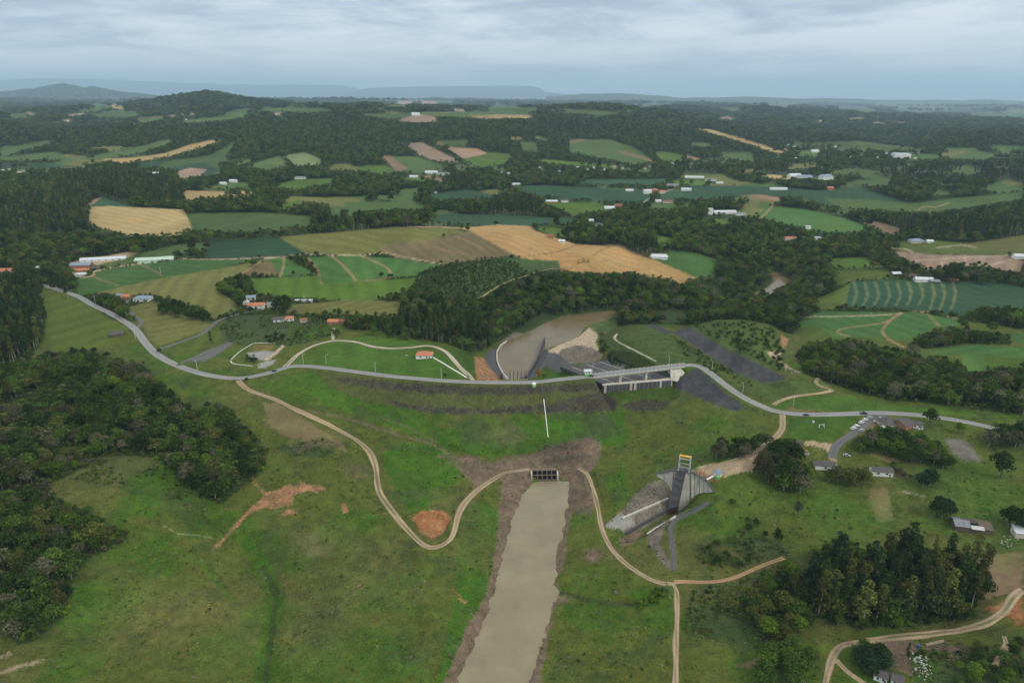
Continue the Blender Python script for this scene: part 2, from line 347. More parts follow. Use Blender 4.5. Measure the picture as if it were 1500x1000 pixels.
# ---- looking up the ground
_tr = np.interp(yr, _ys, _t)
def fidx(X, Y):
    X = np.asarray(X, float); Y = np.asarray(Y, float)
    return np.interp(X/Y, uc, np.arange(NC)), np.interp(np.interp(Y, _ys, _t), _tr, np.arange(NR))
def ground(X, Y):
    fu, fv = fidx(X, Y); return bil(H, fu, fv)
def hit(px, py):
    dx = (px-750)/FPX; dy = (500-py)/FPX
    k = CT+dy*ST; u = dx/k; tz = (-ST+dy*CT)/k
    fu = np.interp(u, uc, np.arange(NC)); i = int(min(fu, NC-2)); a = fu-i
    prof = (H[:, i]*(1-a)+H[:, i+1]*a - CAMH)/yr
    g = np.nonzero(prof >= tz)[0]
    if len(g) == 0: j = NR-1; Y = yr[j]
    else:
        j = g[0]
        if j == 0: Y = yr[0]
        else:
            f = (tz-prof[j-1])/(prof[j]-prof[j-1]); Y = yr[j-1]+(yr[j]-yr[j-1])*f
    X = u*Y; return Vector((X, Y, float(ground(X, Y))))

# ---- roads and tracks: centre lines traced on the ground, graded into it
ROADS = []
ROADMASK = np.zeros((NR, NC), bool)
def road(name, pts, width, kind, label=None, smoothw=9, fixed=None, lift=0.0):
    w = []
    for p in pts:
        h = hit(p[0], p[1]) if len(p) == 2 else Vector(P(*p)); w.append((h.x, h.y, h.z))
    w = catmull(w, 5)
    # drop points that jump behind a fold of the ground
    w2 = [w[0]]
    for a in w[1:]:
        if math.dist(a[:2], w2[-1][:2]) < 90: w2.append(a)
    w = dense(w2, 2.5); A = np.array(w)
    z = A[:, 2].copy()
    k = np.ones(smoothw)/smoothw
    z = np.convolve(np.pad(z, smoothw//2, mode='edge'), k, 'valid')[:len(z)]
    for c in range(2):
        A[:, c] = np.convolve(np.pad(A[:, c], 2, mode='edge'), np.ones(5)/5, 'valid')[:len(A)]
    A[:, 2] = z
    global H
    j0 = max(0, np.searchsorted(yr, A[:, 1].min()-25)); j1 = min(NR, np.searchsorted(yr, A[:, 1].max()+25))
    s = slice(j0, j1); X, Y = Xg[s], Yg[s]
    if X.size:
        sub = A[::2] if len(A) > 4 else A
        d, arc, _ = seg_dist(X, Y, [tuple(q[:2]) for q in sub])
        L_ = np.concatenate([[0], np.cumsum(np.hypot(np.diff(sub[:, 0]), np.diff(sub[:, 1])))])
        hz_ = np.interp(arc, L_, sub[:, 2])
        hw = width/2
        wt = 1-smooth(hw+1.8, hw+6.0 if kind == 'asphalt' else hw+4.0, d)
        H[s] = H[s]*(1-wt)+(hz_-0.06)*wt; ROADMASK[s] |= d < hw+1.3
    ROADS.append((name, A, width, kind, label, lift)); return A
MAIN = [(40, 411), (72, 420), (113.5, 433.8), (135, 446), (162, 459), (186, 473), (200, 484), (213, 502), (230, 519), (257, 534), (292, 546), (324, 552.5), (351, 554), (378, 550), (404, 543), (423, 537), (439, 535.5, 40), (472, 538, 40), (512, 543, 40), (566, 550, 40), (620, 555, 40), (674, 558.6, 40), (728, 560, 40), (781, 559.5, 40), (808, 556.7, 40), (840, 553.5, 40), (862, 551.2, 40)]
MAIN2 = [(1004, 534.5, 40), (1015, 534.7, 40), (1026, 537, 40), (1036.7, 543, 40), (1052.7, 556, 39.8), (1074, 572, 39.6), (1095, 585, 39.4), (1122, 597.3, 39), (1143, 603.5, 38.5), (1183, 607, 38.2), (1220, 606.5, 38), (1250, 605.5, 38), (1275, 604.5, 38), (1297, 604.5, 38), (1340, 607, 38), (1386, 612.5, 38), (1424, 619.5, 38), (1445, 624, 38), (1480, 632, 37), (1560, 645, 36)]
road('road', MAIN, 7.4, 'asphalt', 'grey asphalt road from the left hillside along the dam crest')
road('road', MAIN2, 7.4, 'asphalt', 'grey asphalt road from the bridge down past the parked cars')
road('road', [(229.7, 512), (243, 508), (259, 502.7), (275, 497), (292, 490.5), (304, 483), (311, 475.7), (324, 467.6), (351, 459), (375, 455), (400, 451), (425, 446)], 4.5, 'dark', 'narrow dark asphalt lane climbing to the orange roofed house')
road('road', [(201, 480), (207, 473), (203, 467), (191, 458), (185.5, 450), (185.5, 443), (189, 437)], 4.0, 'dark', 'short driveway from the road to the hilltop houses')
road('road', [(262, 533), (275, 527), (290, 521), (305, 514), (318, 508)], 4.2, 'dark', 'short concrete lane beside the dark parking apron')
road('path', [(416, 538), (424, 531), (434, 521), (450, 510.6), (463, 505), (477, 501), (490, 498.6), (505, 498.7), (523, 501), (537, 505), (550, 508), (565, 510), (580, 510), (604, 508.5), (620, 506.6), (636, 507.5), (650, 513), (659, 520), (666, 528), (677, 541), (687.6, 552.6), (694, 556)], 4.2, 'gravel', 'pale gravel loop path round the park lawn')
road('path', [(487, 498), (488, 490), (489, 480)], 3.0, 'gravel', 'short pale lane up to the brick house')
road('path', [(633, 522.5), (645, 529), (660, 538), (674, 547), (685, 554)], 1.6, 'white', 'straight white footpath across the lawn')
road('dirt_road', [(349, 556), (355, 564.7), (369.6, 573), (395.7, 582), (430.5, 598), (456.6, 609.6), (497, 630), (526, 647), (543.7, 664.7), (551, 691), (555, 720), (572.7, 746), (596, 775), (616, 795), (633.6, 802.5), (654, 795), (665, 781), (669, 760), (680, 737), (700, 717), (720, 703), (737, 693), (760, 689), (778, 687)], 4.8, 'dirt', 'winding pale dirt road from the asphalt down to the hairpin')
road('dirt_road', [(845, 685), (857, 690), (865, 705), (875, 740), (880, 770), (889, 793), (905, 815), (932, 836), (957, 850), (975, 854.5), (989, 854)], 3.4, 'dirt', 'orange dirt track from the culvert along the right bank')
road('dirt_road', [(986, 852), (1000, 851), (1037, 852), (1075, 846), (1112, 830), (1152, 814)], 3.6, 'red', 'reddish dirt track running to the wood')
road('dirt_road', [(985, 853), (991, 866), (992, 885), (990.7, 920), (990, 960), (989, 1000), (988, 1060)], 3.0, 'dirt', 'two rut dirt track leading down out of the meadow')
road('dirt_road', [(1500, 862), (1484, 874.7), (1473, 893), (1452, 909), (1430, 917), (1407, 922.7), (1380, 926), (1353, 929), (1313, 932), (1285, 936), (1262, 939)], 4.4, 'dirt', 'pale dirt road below the eucalyptus wood')
road('dirt_road', [(1262, 939), (1245, 942), (1233, 945), (1222, 957), (1213, 980), (1208, 1005), (1203, 1050)], 4.0, 'dirt', 'dirt road branch turning down beside the hedge')
road('dirt_road', [(1224, 964), (1239, 981), (1262, 997), (1280, 1010)], 2.6, 'dirt', 'thin dirt branch to the derelict huts')
road('dirt_road', [(1132, 593, 38.6), (1142, 588), (1151, 584), (1170, 578.7), (1197, 576), (1214, 573.5), (1219, 571), (1210, 568), (1197, 563), (1195, 558), (1198, 553)], 3.6, 'dirt', 'sandy track climbing from the road past the grass slope')
road('dirt_road', [(1146, 606, 38.4), (1147, 616), (1146, 628), (1138, 638), (1128, 647), (1106, 661), (1077, 674), (1050, 681), (1030, 688)], 5.0, 'dirt', 'dirt access road to the intake tower yard')
road('path', [(1285, 611), (1272, 618), (1262, 625), (1252, 633), (1240, 641), (1231, 647), (1224, 654), (1220, 664), (1219, 672)], 6.0, 'dark', 'asphalt lane with the row of parked cars')
road('kerb', [(338, 527), (345, 520), (352, 514), (362, 508), (373, 502), (388, 502.5), (404, 503)], .9, 'white', 'pale kerb wall round the sports court'); road('kerb', [(338, 527), (340, 532), (356, 534.5), (372, 536)], .9, 'white', 'pale kerb wall along the near side of the sports court')
road('path', [(962, 529), (957, 527), (940, 518), (922, 509), (908, 502), (901, 497), (900, 493), (905, 488)], 2.8, 'gravel', 'sandy path over the grass bank beside the spillway')
road('path', [(1040, 733), (1028, 741), (1012, 751), (998, 757), (987, 764), (982, 775), (984, 790), (986.5, 810), (987, 838)], 3.4, 'slate', 'dark concrete lined ditch beside the intake canal')
road('dirt_road', [(1361, 933), (1372, 943), (1371, 955), (1360, 968), (1453, 978)][:0] or [(1470, 930), (1474, 940), (1472, 950), (1462, 964), (1456, 978)], 2.2, 'dirt', 'faint dirt track at the scrub edge')
road('road', [(1172, 345), (1188, 350), (1205, 353), (1225, 359), (1240, 363), (1262, 369), (1280, 374), (1297, 380), (1310, 385)], 8.0, 'asphalt', 'distant paved road crossing the valley fields')
road('road', [(985, 277), (975, 281), (960, 287), (948, 293), (943, 300)], 9.0, 'asphalt', 'distant paved road through the village')
road('path', [(893, 381), (830, 392), (800, 395), (770, 404), (745, 412), (725, 422), (712, 431), (700, 438)], 3.0, 'dirt', 'thin dirt track along the young plantation')
# ------------------------------------------------------------------ land cover, traced as outlines
CLS = {  # albedo, relief noise strength
 'woods': ((.038, .056, .018), .7), 'meadow': ((.080, .097, .018), 1.0), 'lush': ((.050, .112, .010), .9), 'lawn': ((.056, .112, .016), .6),
 'olive': ((.128, .130, .038), .6), 'pasture': ((.088, .116, .022), .6), 'bright': ((.074, .132, .018), .5), 'crop': ((.056, .122, .030), .35),
 'dark': ((.030, .072, .036), .3), 'mid': ((.066, .110, .030), .4), 'pale': ((.16, .20, .085), .5), 'straw': ((.40, .255, .105), .35),
 'strawp': ((.33, .245, .11), .4), 'pink': ((.27, .19, .135), .4), 'brown': ((.20, .135, .080), .5), 'browno': ((.155, .125, .060), .5),
 'track': ((.27, .175, .095), .6), 'orange': ((.31, .165, .085), .9), 'mud': ((.150, .108, .074), 1.1), 'sand': ((.42, .33, .23), .8),
 'rock': ((.155, .132, .105), 1.2), 'slab': ((.085, .085, .085), .6), 'riprap': ((.050, .042, .035), 1.2), 'riprap2': ((.060, .058, .062), 1.1), 'paved': ((.150, .135, .115), .9), 'face': ((.076, .084, .024), 1.1), 'scrub': ((.050, .070, .022), .9),
 'young': ((.055, .088, .030), .9), 'farm': ((.085, .112, .045), .8), 'asph': ((.125, .12, .115), .5), 'yard': ((.36, .27, .17), .8), 'concrete': ((.26, .25, .23), .5),
 'hill': ((.062, .092, .022), .9), 'tarp': ((.30, .42, .30), .4), 'redsoil': ((.30, .145, .062), .9), 'net': ((.62, .60, .55), .3)}
CN = list(CLS); CI = {c: i for i, c in enumerate(CN)}
PAL = np.array([CLS[c][0] for c in CN], np.float32); NST = np.array([CLS[c][1] for c in CN], np.float32)
RX0, RY0, RS = -900, 110, 2
RW, RH = 3300*RS, 1290*RS
ras = np.empty((RH, RW), np.uint8); fidr = np.zeros((RH, RW), np.uint16)
ras[:int((470-RY0)*RS)] = CI['woods']; ras[int((470-RY0)*RS):] = CI['meadow']
FIELDS = [None]
FNAME = {'olive': 'pasture', 'pasture': 'pasture', 'bright': 'pasture', 'crop': 'crop_field', 'dark': 'crop_field', 'mid': 'crop_field', 'pale': 'crop_field',
         'straw': 'straw_field', 'strawp': 'straw_field', 'pink': 'ploughed_field', 'brown': 'ploughed_field', 'browno': 'ploughed_field', 'lawn': 'lawn', 'hill': 'hill'}
def fill(pts, cls, fid=None):
    p = [((x-RX0)*RS, (y-RY0)*RS) for x, y in pts]
    y0 = max(0, int(min(q[1] for q in p))); y1 = min(RH-1, int(max(q[1] for q in p))+1)
    ci = CI[cls]; n = len(p)
    for y in range(y0, y1+1):
        yc = y+0.5; xs = []
        for i in range(n):
            (ax, ay), (bx, by) = p[i], p[(i+1) % n]
            if (ay > yc) != (by > yc): xs.append(ax+(yc-ay)*(bx-ax)/(by-ay))
        xs.sort()
        for a, b in zip(xs[::2], xs[1::2]):
            a = max(0, int(round(a))); b = min(RW, int(round(b)))
            if b > a:
                ras[y, a:b] = ci
                if fid is not None: fidr[y, a:b] = fid
def area(cls, txt, name=None):
    pts = [tuple(map(float, t.split(','))) for t in txt.split()]
    nm = name or FNAME.get(cls); fid = 0
    if nm: FIELDS.append(nm); fid = len(FIELDS)-1
    fill(pts, cls, fid)
def line(cls, txt, w):
    pts = catmull([tuple(map(float, t.split(','))) for t in txt.split()], 4); pts = dense(pts, 0.8)
    for x, y in pts:
        ax, bx = int((x-w/2-RX0)*RS), int(math.ceil((x+w/2-RX0)*RS)); hh = max(0.5, w*0.35)
        ay, by = int((y-hh/2-RY0)*RS), int(math.ceil((y+hh/2-RY0)*RS))
        if 0 <= ay and by < RH and 0 <= ax and bx < RW: ras[ay:by, ax:bx] = CI[cls]

# loose mosaic of small plots between the woods of the valley
_yy, _xx = np.mgrid[0:RH:4, 0:RW:4]
_px, _py = _xx/RS+RX0, _yy/RS+RY0
_mm = (fbm(_px/46, _py/11, 3, 13) > .60) & (_py > 238) & (_py < 330) & (_px > 480)
_mm |= (fbm(_px/60, _py/7, 3, 14) > np.where(_py < 171, .535, .59)) & (((_py > 147) & (_py < 171)) | ((_py > 213) & (_py < 262) & ((_px < 250) | (_px > 1150))))
_sel = np.repeat(np.repeat(_mm, 4, 0), 4, 1)[:RH, :RW]; _kind = np.repeat(np.repeat((fbm(_px/90, _py/30, 2, 15)*3.2).astype(int), 4, 0), 4, 1)[:RH, :RW]
for _k, _cl in ((0, 'olive'), (1, 'mid'), (2, 'farm'), (3, 'browno')): ras[_sel & (_kind == _k)] = CI[_cl]
# far plateau and hills
for t in ["10,167 43,165 63,168 20,175", "203,182 233,177 290,168 250,172 200,174", "240,180 353,167 357,173 293,180", "1020,176 1075,172 1110,174 1070,178",
          "725,150 745,157 790,162 760,164 722,161", "800,164 850,160 930,166 880,170", "1430,164 1500,166 1500,172 1440,170", "330,162 352,158 377,160 360,166", "400,160 470,158 490,163 430,166", "510,167 573,167 637,167 577,175", "1440,214 1500,212 1500,220 1470,222", "866,162 895,163 893,168 868,167"]: area('mid', t)
for t in ["33,162 63,167 43,167", "98,168 127,165 130,168 103,172", "197,174 287,165 290,168 233,173", "578,178 610,167 633,170 647,178 610,180", "582,148 637,148 640,152 583,153", "1007,174 1050,165 1055,168 1020,174", "1270,177 1327,179 1327,183 1283,182", "1055,172 1070,170 1072,176 1058,176", "760,143 770,144 769,147 760,146", "400,166 412,165 418,169 404,170", "663,158 683,161 680,164 664,163"]: area('pink', t)
for t in ["50,178 110,175 110,178 53,180", "677,170 733,168 777,169 785,174 707,174", "1240,174 1262,172 1272,177 1240,180", "1187,176 1208,176 1206,180 1190,180", "1140,172 1165,171 1162,174 1140,174", "160,152 185,158 192,160 165,160", "1100,163 1126,161 1120,167"]: area('strawp', t)
for t in ["925,165 960,158 1000,157 1040,161 1075,166 1040,169 1000,171 940,170", "1075,168 1090,161 1120,158 1150,162 1168,168 1150,182 1090,182", "1180,167 1230,164 1250,168 1200,170", "225,160 250,150 290,141 340,149 365,158 330,163 240,164", "0,150 60,147 110,152 140,160 60,163 0,162", "1030,178 1500,186 1500,214 1160,206 1100,198"]: area('woods', t, None)
# slopes of the wooded range
area('mid', "0,218 70,205 77,210 27,223 0,233"); area('mid', "33,227 83,222 97,228 50,235 0,237 0,232"); area('farm', "0,247 78,247 77,256 0,256")
area('dark', "0,240 60,240 110,243 150,241 80,246 0,247"); area('mid', "110,233 147,226 197,217 240,205 262,203 240,214 200,226 150,234")
area('mid', "203,243 253,235 310,227 347,205 343,213 330,232 357,230 366,232 320,240 327,257 300,260 260,250"); area('dark', "240,246 300,238 322,250 300,259 262,250")
area('strawp', "147,233 197,231 243,224 277,212 310,205 333,205 293,217 243,231 177,240")
area('pink', "258,252 277,246 303,248 293,259 263,264"); area('dark', "200,243 232,236 240,241 215,246")
area('pale', "413,228 447,223 472,233 470,242 433,243"); area('mid', "357,243 410,228 424,243 393,250"); area('bright', "350,243 370,236 366,233 340,240")
area('pink', "573,210 620,209 677,238 637,236 613,227 597,213"); area('pink', "650,215 700,218 722,228 677,232"); area('browno', "640,207 660,208 650,214 638,213")
area('mid', "641,206 686,205 684,214 655,214"); area('bright', "677,233 723,223 753,227 740,240 707,246 680,237"); area('brown', "555,228 570,228 600,247 583,252")
area('mid', "570,228 610,230 657,245 600,248"); area('bright', "523,247 567,243 580,252 560,257"); area('bright', "578,261 613,258 640,267 600,266"); area('brown', "613,257 633,257 660,265 647,268")
area('mid', "833,205 893,204 930,217 960,237 933,242 883,233 833,222"); area('browno', "833,205 850,203 862,205 836,211"); area('brown', "903,223 917,222 967,237 960,238")
area('mid', "760,208 783,208 792,223 767,223"); area('browno', "745,201 763,200 767,205 748,205"); area('mid', "778,200 800,202 805,208 790,206"); area('browno', "779,199 795,200 790,203")
area('bright', "783,232 900,242 903,246 800,240"); area('bright', "955,221 1000,226 1000,237 970,236"); area('mid', "1053,223 1100,223 1107,237 1067,238"); area('mid', "1010,208 1040,210 1044,215 1013,214")
area('strawp', "1013,187 1043,190 1100,207 1150,223 1143,226 1100,213 1057,200"); area('brown', "1003,226 1033,234 1032,238 1005,232")
area('mid', "1160,205 1207,213 1210,220 1187,222 1163,213"); area('farm', "1165,210 1207,207 1247,207 1347,217 1330,222 1250,224 1180,228 1150,226"); area('farm', "1000,236 1060,230 1110,238 1080,246 1010,246")
area('bright', "1175,222 1205,226 1195,229 1170,228"); area('mid', "1205,207 1260,207 1347,217 1300,219 1240,214"); area('mid', "1380,217 1430,217 1440,220 1390,222"); area('farm', "1270,216 1350,220 1340,228 1260,226"); area('mid', "1229,250 1268,249 1270,256 1235,257"); area('mid', "1333,269 1390,266 1430,268 1380,273")
# valley floor
area('strawp', "267,279 333,280 370,280 375,287 333,288 273,295"); area('mid', "297,275 333,268 363,267 370,278 300,279"); area('bright', "393,273 433,263 487,261 495,268 433,280")
area('olive', "413,287 500,290 507,303 470,300 420,297"); area('mid', "277,313 380,311 457,317 460,333 380,340 280,340"); area('bright', "405,302 440,292 440,302 415,308")
area('dark', "137,303 128,299 150,288 175,297 202,302"); area('strawp', "132,303 160,302 213,304 270,307 280,330 281,338 255,346 190,345 150,335 130,325", 'straw_field'); area('track', "128,300 138,291 150,289 134,301", None)
area('dark', "610,287 687,277 723,287 720,292 640,293"); area('dark', "750,273 800,271 943,280 960,292 930,297 833,293 783,287"); area('olive', "703,280 730,276 733,283 712,284"); area('bright', "783,293 830,296 867,297 900,303 887,308 850,314 833,312 800,300")
area('dark', "615,314 700,314 767,316 838,321 845,331 775,331 700,331 640,327"); area('dark', "837,265 860,263 983,262 990,265 950,273 860,271"); area('dark', "960,284 1000,278 1020,281 1000,292 975,294")
area('dark', "1000,273 1060,272 1120,273 1200,279 1260,273 1283,282 1333,298 1290,308 1207,303 1173,290 1110,288 1000,294"); area('bright', "985,263 1030,265 1046,269 1025,272 990,271"); area('mid', "1208,290 1270,292 1333,298 1400,290 1500,282 1500,293 1417,307 1367,313 1300,311 1230,306")
area('browno', "1085,287 1110,284 1152,291 1130,297 1100,293"); area('track', "1104,287 1118,286 1153,291 1140,295", None); area('crop', "1100,306 1143,303 1180,306 1235,319 1262,327 1273,338 1245,343 1203,341 1150,330 1110,318"); area('olive', "1068,312 1105,304 1120,306 1105,318 1085,318")
area('brown', "1262,324 1286,324 1319,335 1316,344.5 1294.5,343 1273,332"); area('strawp', "1100,254 1150,257 1160,263 1133,263"); area('dark', "904,327 926,328 927,337 910,334"); area('bright', "958,343 985,349 986,360 965,360 957,352")
area('bright', "781,333 819,333 832,349 808,345"); area('bright', "1000,318 1060,322 1075,330 1040,330", None)
line('track', "1133,297 1130,304 1118,316 1112,321", 2); line('track', "1132,327 1160,340 1180,342", 1); line('strawp', "1345,308 1353,303 1372,303 1390,297", 1.2)
# central hill
area('olive', "408,347 512,338 593,332 663,333 684,340 617,354 558,363.5 566,371 523,374 444,371.6"); area('browno', "571,358 620,352.7 665,345 688,338 735,362 752,373 720,379 700,381 652,388 582,378 558,363.5")
area('straw', "663,333 700,332 727,329 775,331 789,340 846,358 889,360 905,358 943,375.6 975,386 1021,408 1000,416 978,408 951,404 930,400 878,400 830,398 819,392 790,388 759,376 738,365 688,338")
line('browno', "846,358 833,363 815,369 790,373 770,376", 1.4); line('browno', "894,361 880,367 866,376", 1.0); line('brown', "893,359 910,361 925,369 940,374", 4)
area('dark', "302,354 401,348 420,354 442,368 444,374 400,377 350,379 297,380 306,365"); area('mid', "110,385 190,376 250,360 305,354 306,365 280,368 160,392")
area('crop', "111,408 135,404 143,397 200,388 270,380 386,380 324,393 238,407 173,421 135,432 113,432"); line('sand', "110,407 135,404 143,396 205,386 262,379 300,380 350,379 400,377", 2.4); line('track', "205,387 225,396 237,404", 1.6); line('track', "135,403 148,410 175,418", 1.6)
area('tarp', "197,381 252,374 255,377 232,384 205,387", None); area('yard', "103,384 130,379 188,369 205,370 185,378 135,390 118,404 104,402", None)
area('olive', "135,431 173,421 238,407 324,393 386,381 354,401 324,413 316,424 348,443 348,455 311,468 302,453 224,433 173,433")
area('browno', "350,404 393,378.6 416,377 412,404"); area('crop', "393,379 418,377 465,403 412,405"); area('crop', "449,376 490,375 522,412 473,417 466,399"); area('crop', "490,375 525,374 571,406 522,412"); area('crop', "525,374 582,379 652,389 607,405 572,408")
line('track', "386,381 370,391 352,404", 2.2); line('track', "416,377 415,392 410,405", 2.4); line('track', "449,377 461,389 467,401 470,414 480,418 520,413 575,407", 2.4); line('track', "486,375 503,389 522,411", 2.4); line('track', "530,375 560,388 571,397 572,407", 2.2); line('sand', "386,379 448,373 523,374 566,371 600,378 652,388 665,390", 2)
line('track', "556,363 570,371 582,378", 1.6); line('track', "620,353 640,364 680,372 705,381", 1.8); line('track', "664,345 690,355 706,364", 1.4); line('sand', "600,332 640,332 672,334", 1.2)
area('bright', "366,408 410,406 469,404 469,416 607,407 640,400 604,424 539,442 453,437 377,432"); area('olive', "425,447 512,439 588,442 588,464 523,461 417,459")
area('young', "615,400 640,392 700,383 760,378 818,382 822,395 800,394 760,402 735,415 700,436 650,428 600,425"); area('crop', "954,378 983.6,367.5 1024,371.6 1051,381 1048,403 1021,407 978,389")
area('net', "954,371 976,372 979,377 952,377", None)
# left slopes
area('pasture', "59,427 66,416 92,424 108,435 186,480 189,487 151,505 81,518 67,492"); area('olive', "186,451 205,445 224,441 302,471 311,478 270,494 232,506 216,494 208,475"); area('pasture', "233,512 292,492 322,478 345,480 330,492 300,506 262,524", None)
area('asph', "270,530 300,519 319,508 350,492 350,497 325,514 318,524 300,529", None); area('scrub', "318,478 352,462 412,460 480,470 486,492 440,505 400,508 355,505 330,500", None); area('meadow', "290,534 345,506 400,505 430,512 425,528 380,546 330,548", None)
area('concrete', "362,516 385,513 402,515 390,527 372,528", None); area('olive', "370,506 385,503 404,505 396,513 372,514", None); area('concrete', "376,536 392,529 405,526 400,532 385,540", None)
area('sand', "414,505 417,507 392,528 388,527", None)

area('lawn', "430,531 440,521 455,512 480,502 503,500 523,503 548,510 580,512 606,511 625,512 645,515 655,522 668,535 682,553 650,555 600,551 540,544 480,537 445,533"); area('lawn', "500,498 545,492 600,497 640,503 655,511 640,506 620,505 585,508 550,506 525,499"); area('lawn', "650,512 668,512 700,520 697,545 690,550 680,540 668,525")
for t in ["590,462 700,430 830,440 905,455 820,462 770,486 735,497 712,512 690,518 660,505 640,500 600,493 560,485 510,482 500,470", "1165,520 1185,502 1240,498 1300,510 1340,520 1400,532 1460,540 1500,540 1700,600 1500,608 1440,602 1380,592 1300,586 1230,566 1180,548",
          "1330,508 1345,490 1400,482 1478,490 1480,505 1412,503 1370,512", "1420,470 1460,458 1500,456 1600,460 1600,482 1500,482", "880,475 910,460 1000,452 1240,440 1180,470 1160,490 1100,470 1010,476 960,474 905,480"]: area('woods', t, None)
# river and spillway surroundings
area('orange', "694,522 708,524 725,545 738,555 728,558 700,557 696,540", None); area('slab', "727,510 738,498 735,511 728,523 732,538 745,556 735,557 718,540 710,528 712,516", None)
area('rock', "735,500 752,487 773,489 748,500", None); area('rock', "770,487 800,477 825,462 838,462 800,480 775,492", None); area('sand', "800,515 824,502 846,494 862,480 880,470 890,478 880,488 872,500 878,515 868,524 840,528 805,527", None)
area('rock', "822,512 845,505 870,510 885,522 870,532 830,532 812,528", None); area('slab', "798,514 818,518 832,530 850,540 815,545 800,535", None); area('slab', "770,553 784,531 790,512 797,504 806,520 801,534 788,546 778,557", None); area('lush', "792,556 803,545 820,546 828,551 815,556", None); area('mid', "862,478 885,468 905,467 905,478 890,490 870,486", None)
area('hill', "884,490 900,480 930,474 955,477 985,495 1030,522 1060,540 1090,560 1110,575 1095,582 1060,560 1030,533 1000,533 960,537 935,533 905,525 890,508"); area('scrub', "874,482 884,486 890,508 905,526 935,535 925,540 895,533 880,515", None)
area('riprap2', "986,487 1000,480 1012,478 1050,504 1103,529 1151,551 1145,557 1117,561 1090,552 1063,536 1030,516 1010,503"); area('riprap2', "944,476 958,474 985,486 978,490", None)
area('hill', "1010,478 1045,468 1085,468 1135,476 1150,500 1160,520 1150,548 1103,529 1050,504"); area('scrub', "980,490 1010,505 1063,538 1117,562 1160,556 1150,566 1100,562 1060,545 1000,508", None)
area('riprap2', "1018,538 988.7,558.7 985,566 999,572 1036.7,588 1079,602 1090,597 1052.7,566.7 1034,546", None); area('orange', "1144,490 1156,497 1150,510 1145,507", None); area('sand', "1124,515 1145,515 1140,527 1128,522", None); line('sand', "1137,527 1150,535 1170,546", 3)
area('hill', "1040,538 1100,580 1130,592 1170,577 1215,573 1215,560 1190,556 1120,562 1095,556"); area('lawn', "1120,597 1150,588 1200,578 1240,580 1300,592 1420,604 1440,612 1390,608 1300,601 1250,602 1183,603 1145,600"); area('browno', "1150,596 1200,601 1230,603 1190,605 1155,602", None)
area('lawn', "1156,612 1262,609 1240,630 1222,645 1160,646 1154,625")
area('asph', "1268,609 1300,607 1296,615 1278,618", None); area('browno', "1253,633 1275,620 1296,612 1290,622 1262,640", None); area('yard', "1176,646 1222,649 1226,685 1215,700 1218,670 1210,656 1178,652", None); area('brown', "1275,663 1300,668 1350,680 1345,684 1300,675 1277,668", None)
area('paved', "1383,641 1415,644 1440,675 1413,676 1395,664", None); area('browno', "1303,690 1340,698 1330,703 1300,698", None); area('browno', "1271,716 1300,712 1310,762 1284,765", None)
area('yard', "1010,690 1025,682 1060,676 1085,671 1112,660 1105,690 1070,695 1045,706 1033,702", None); area('orange', "1016,690 1030,688 1040,697 1034,704 1022,697", None); area('orange', "1040,697 1062,697 1050,706 1038,705", None)
# meadow round the inlet
for t in ["672,745 700,735 722,742 735,750 715,850 700,905 678,950 668,1000 640,1000 655,930 668,850", "905,690 920,640 912,600 900,590 915,690 930,735 900,745 885,700", "700,605 760,620 840,600 905,605 912,650 880,655 830,650 720,670 650,655 640,640", "585,650 640,650 672,670 677,690 660,730 600,750 570,700 560,665", "440,548 455,545 560,575 600,595 660,640 640,650 560,620 470,590", "925,868 985,860 985,885 930,890"]: area('lush', t, None)
area('meadow', "925,600 1010,590 1060,610 1110,640 1040,670 1000,665 960,690 915,700 920,640", None)
area('mud', "640,665 690,668 725,680 770,668 800,655 860,640 880,645 880,668 865,690 850,700 835,703 800,700 775,702 735,700 700,720 685,700", None)
area('mud', "735,700 782,700 760,745 745,790 735,850 712,915 690,965 668,1010 645,1010 680,930 715,860 728,790", None); area('mud', "832,700 860,692 870,730 868,760 838,750 830,790 826,830 812,850 820,868 845,876 820,885 812,890 800,940 790,1010 770,1010 800,900 808,860 815,780 828,740", None)
area('face', "455,540 520,545 600,555 700,561 862,553 885,566 880,600 760,606 640,606 540,590 480,565", None); area('riprap', "490,553 600,562 700,568 800,565 905,560 905,575 830,574 760,578 640,577 540,568 500,560", None); area('riprap', "560,585 600,592 700,600 800,592 880,575 905,585 905,600 860,605 760,604 660,606 600,600", None); area('riprap', "908,592 940,584 985,588 975,598 930,602", None)
area('rock', "970,702 985,717 980,735 977,752 925,785 905,775 886,772 890,764 908,752 925,728 950,708", None); area('concrete', "886,770 908,752 925,754 928,768 912,776", None); area('rock', "1030,735 1002,752 975,768 968,790 986,836 978,835 962,812 948,795 950,775 985,755 1010,745", None); area('mud', "905,790 925,778 945,780 930,795 910,800", None); area('mud', "857,808 880,800 876,822 862,824", None)
area('orange', "308,806 330,785 345,765 372,738 390,722 415,712 440,708 468,711 480,717 450,720 432,722 425,738 405,745 385,742 365,752 335,785 318,802", None); area('orange', "366,703 378,713 392,722 386,724", None); area('orange', "412,748 430,745 436,750 415,758", None); area('orange', "500,738 508,740 510,750 502,752", None); area('redsoil', "603,758 618,749 650,747 662,760 652,778 635,788 622,782 612,775", None); area('orange', "664,860 670,872 684,882 678,884 666,870", None)
area('browno', "385,590 405,588 440,610 500,650 510,662 470,650 420,640 395,625", None); area('browno', "425,655 470,648 480,660 440,668", None)
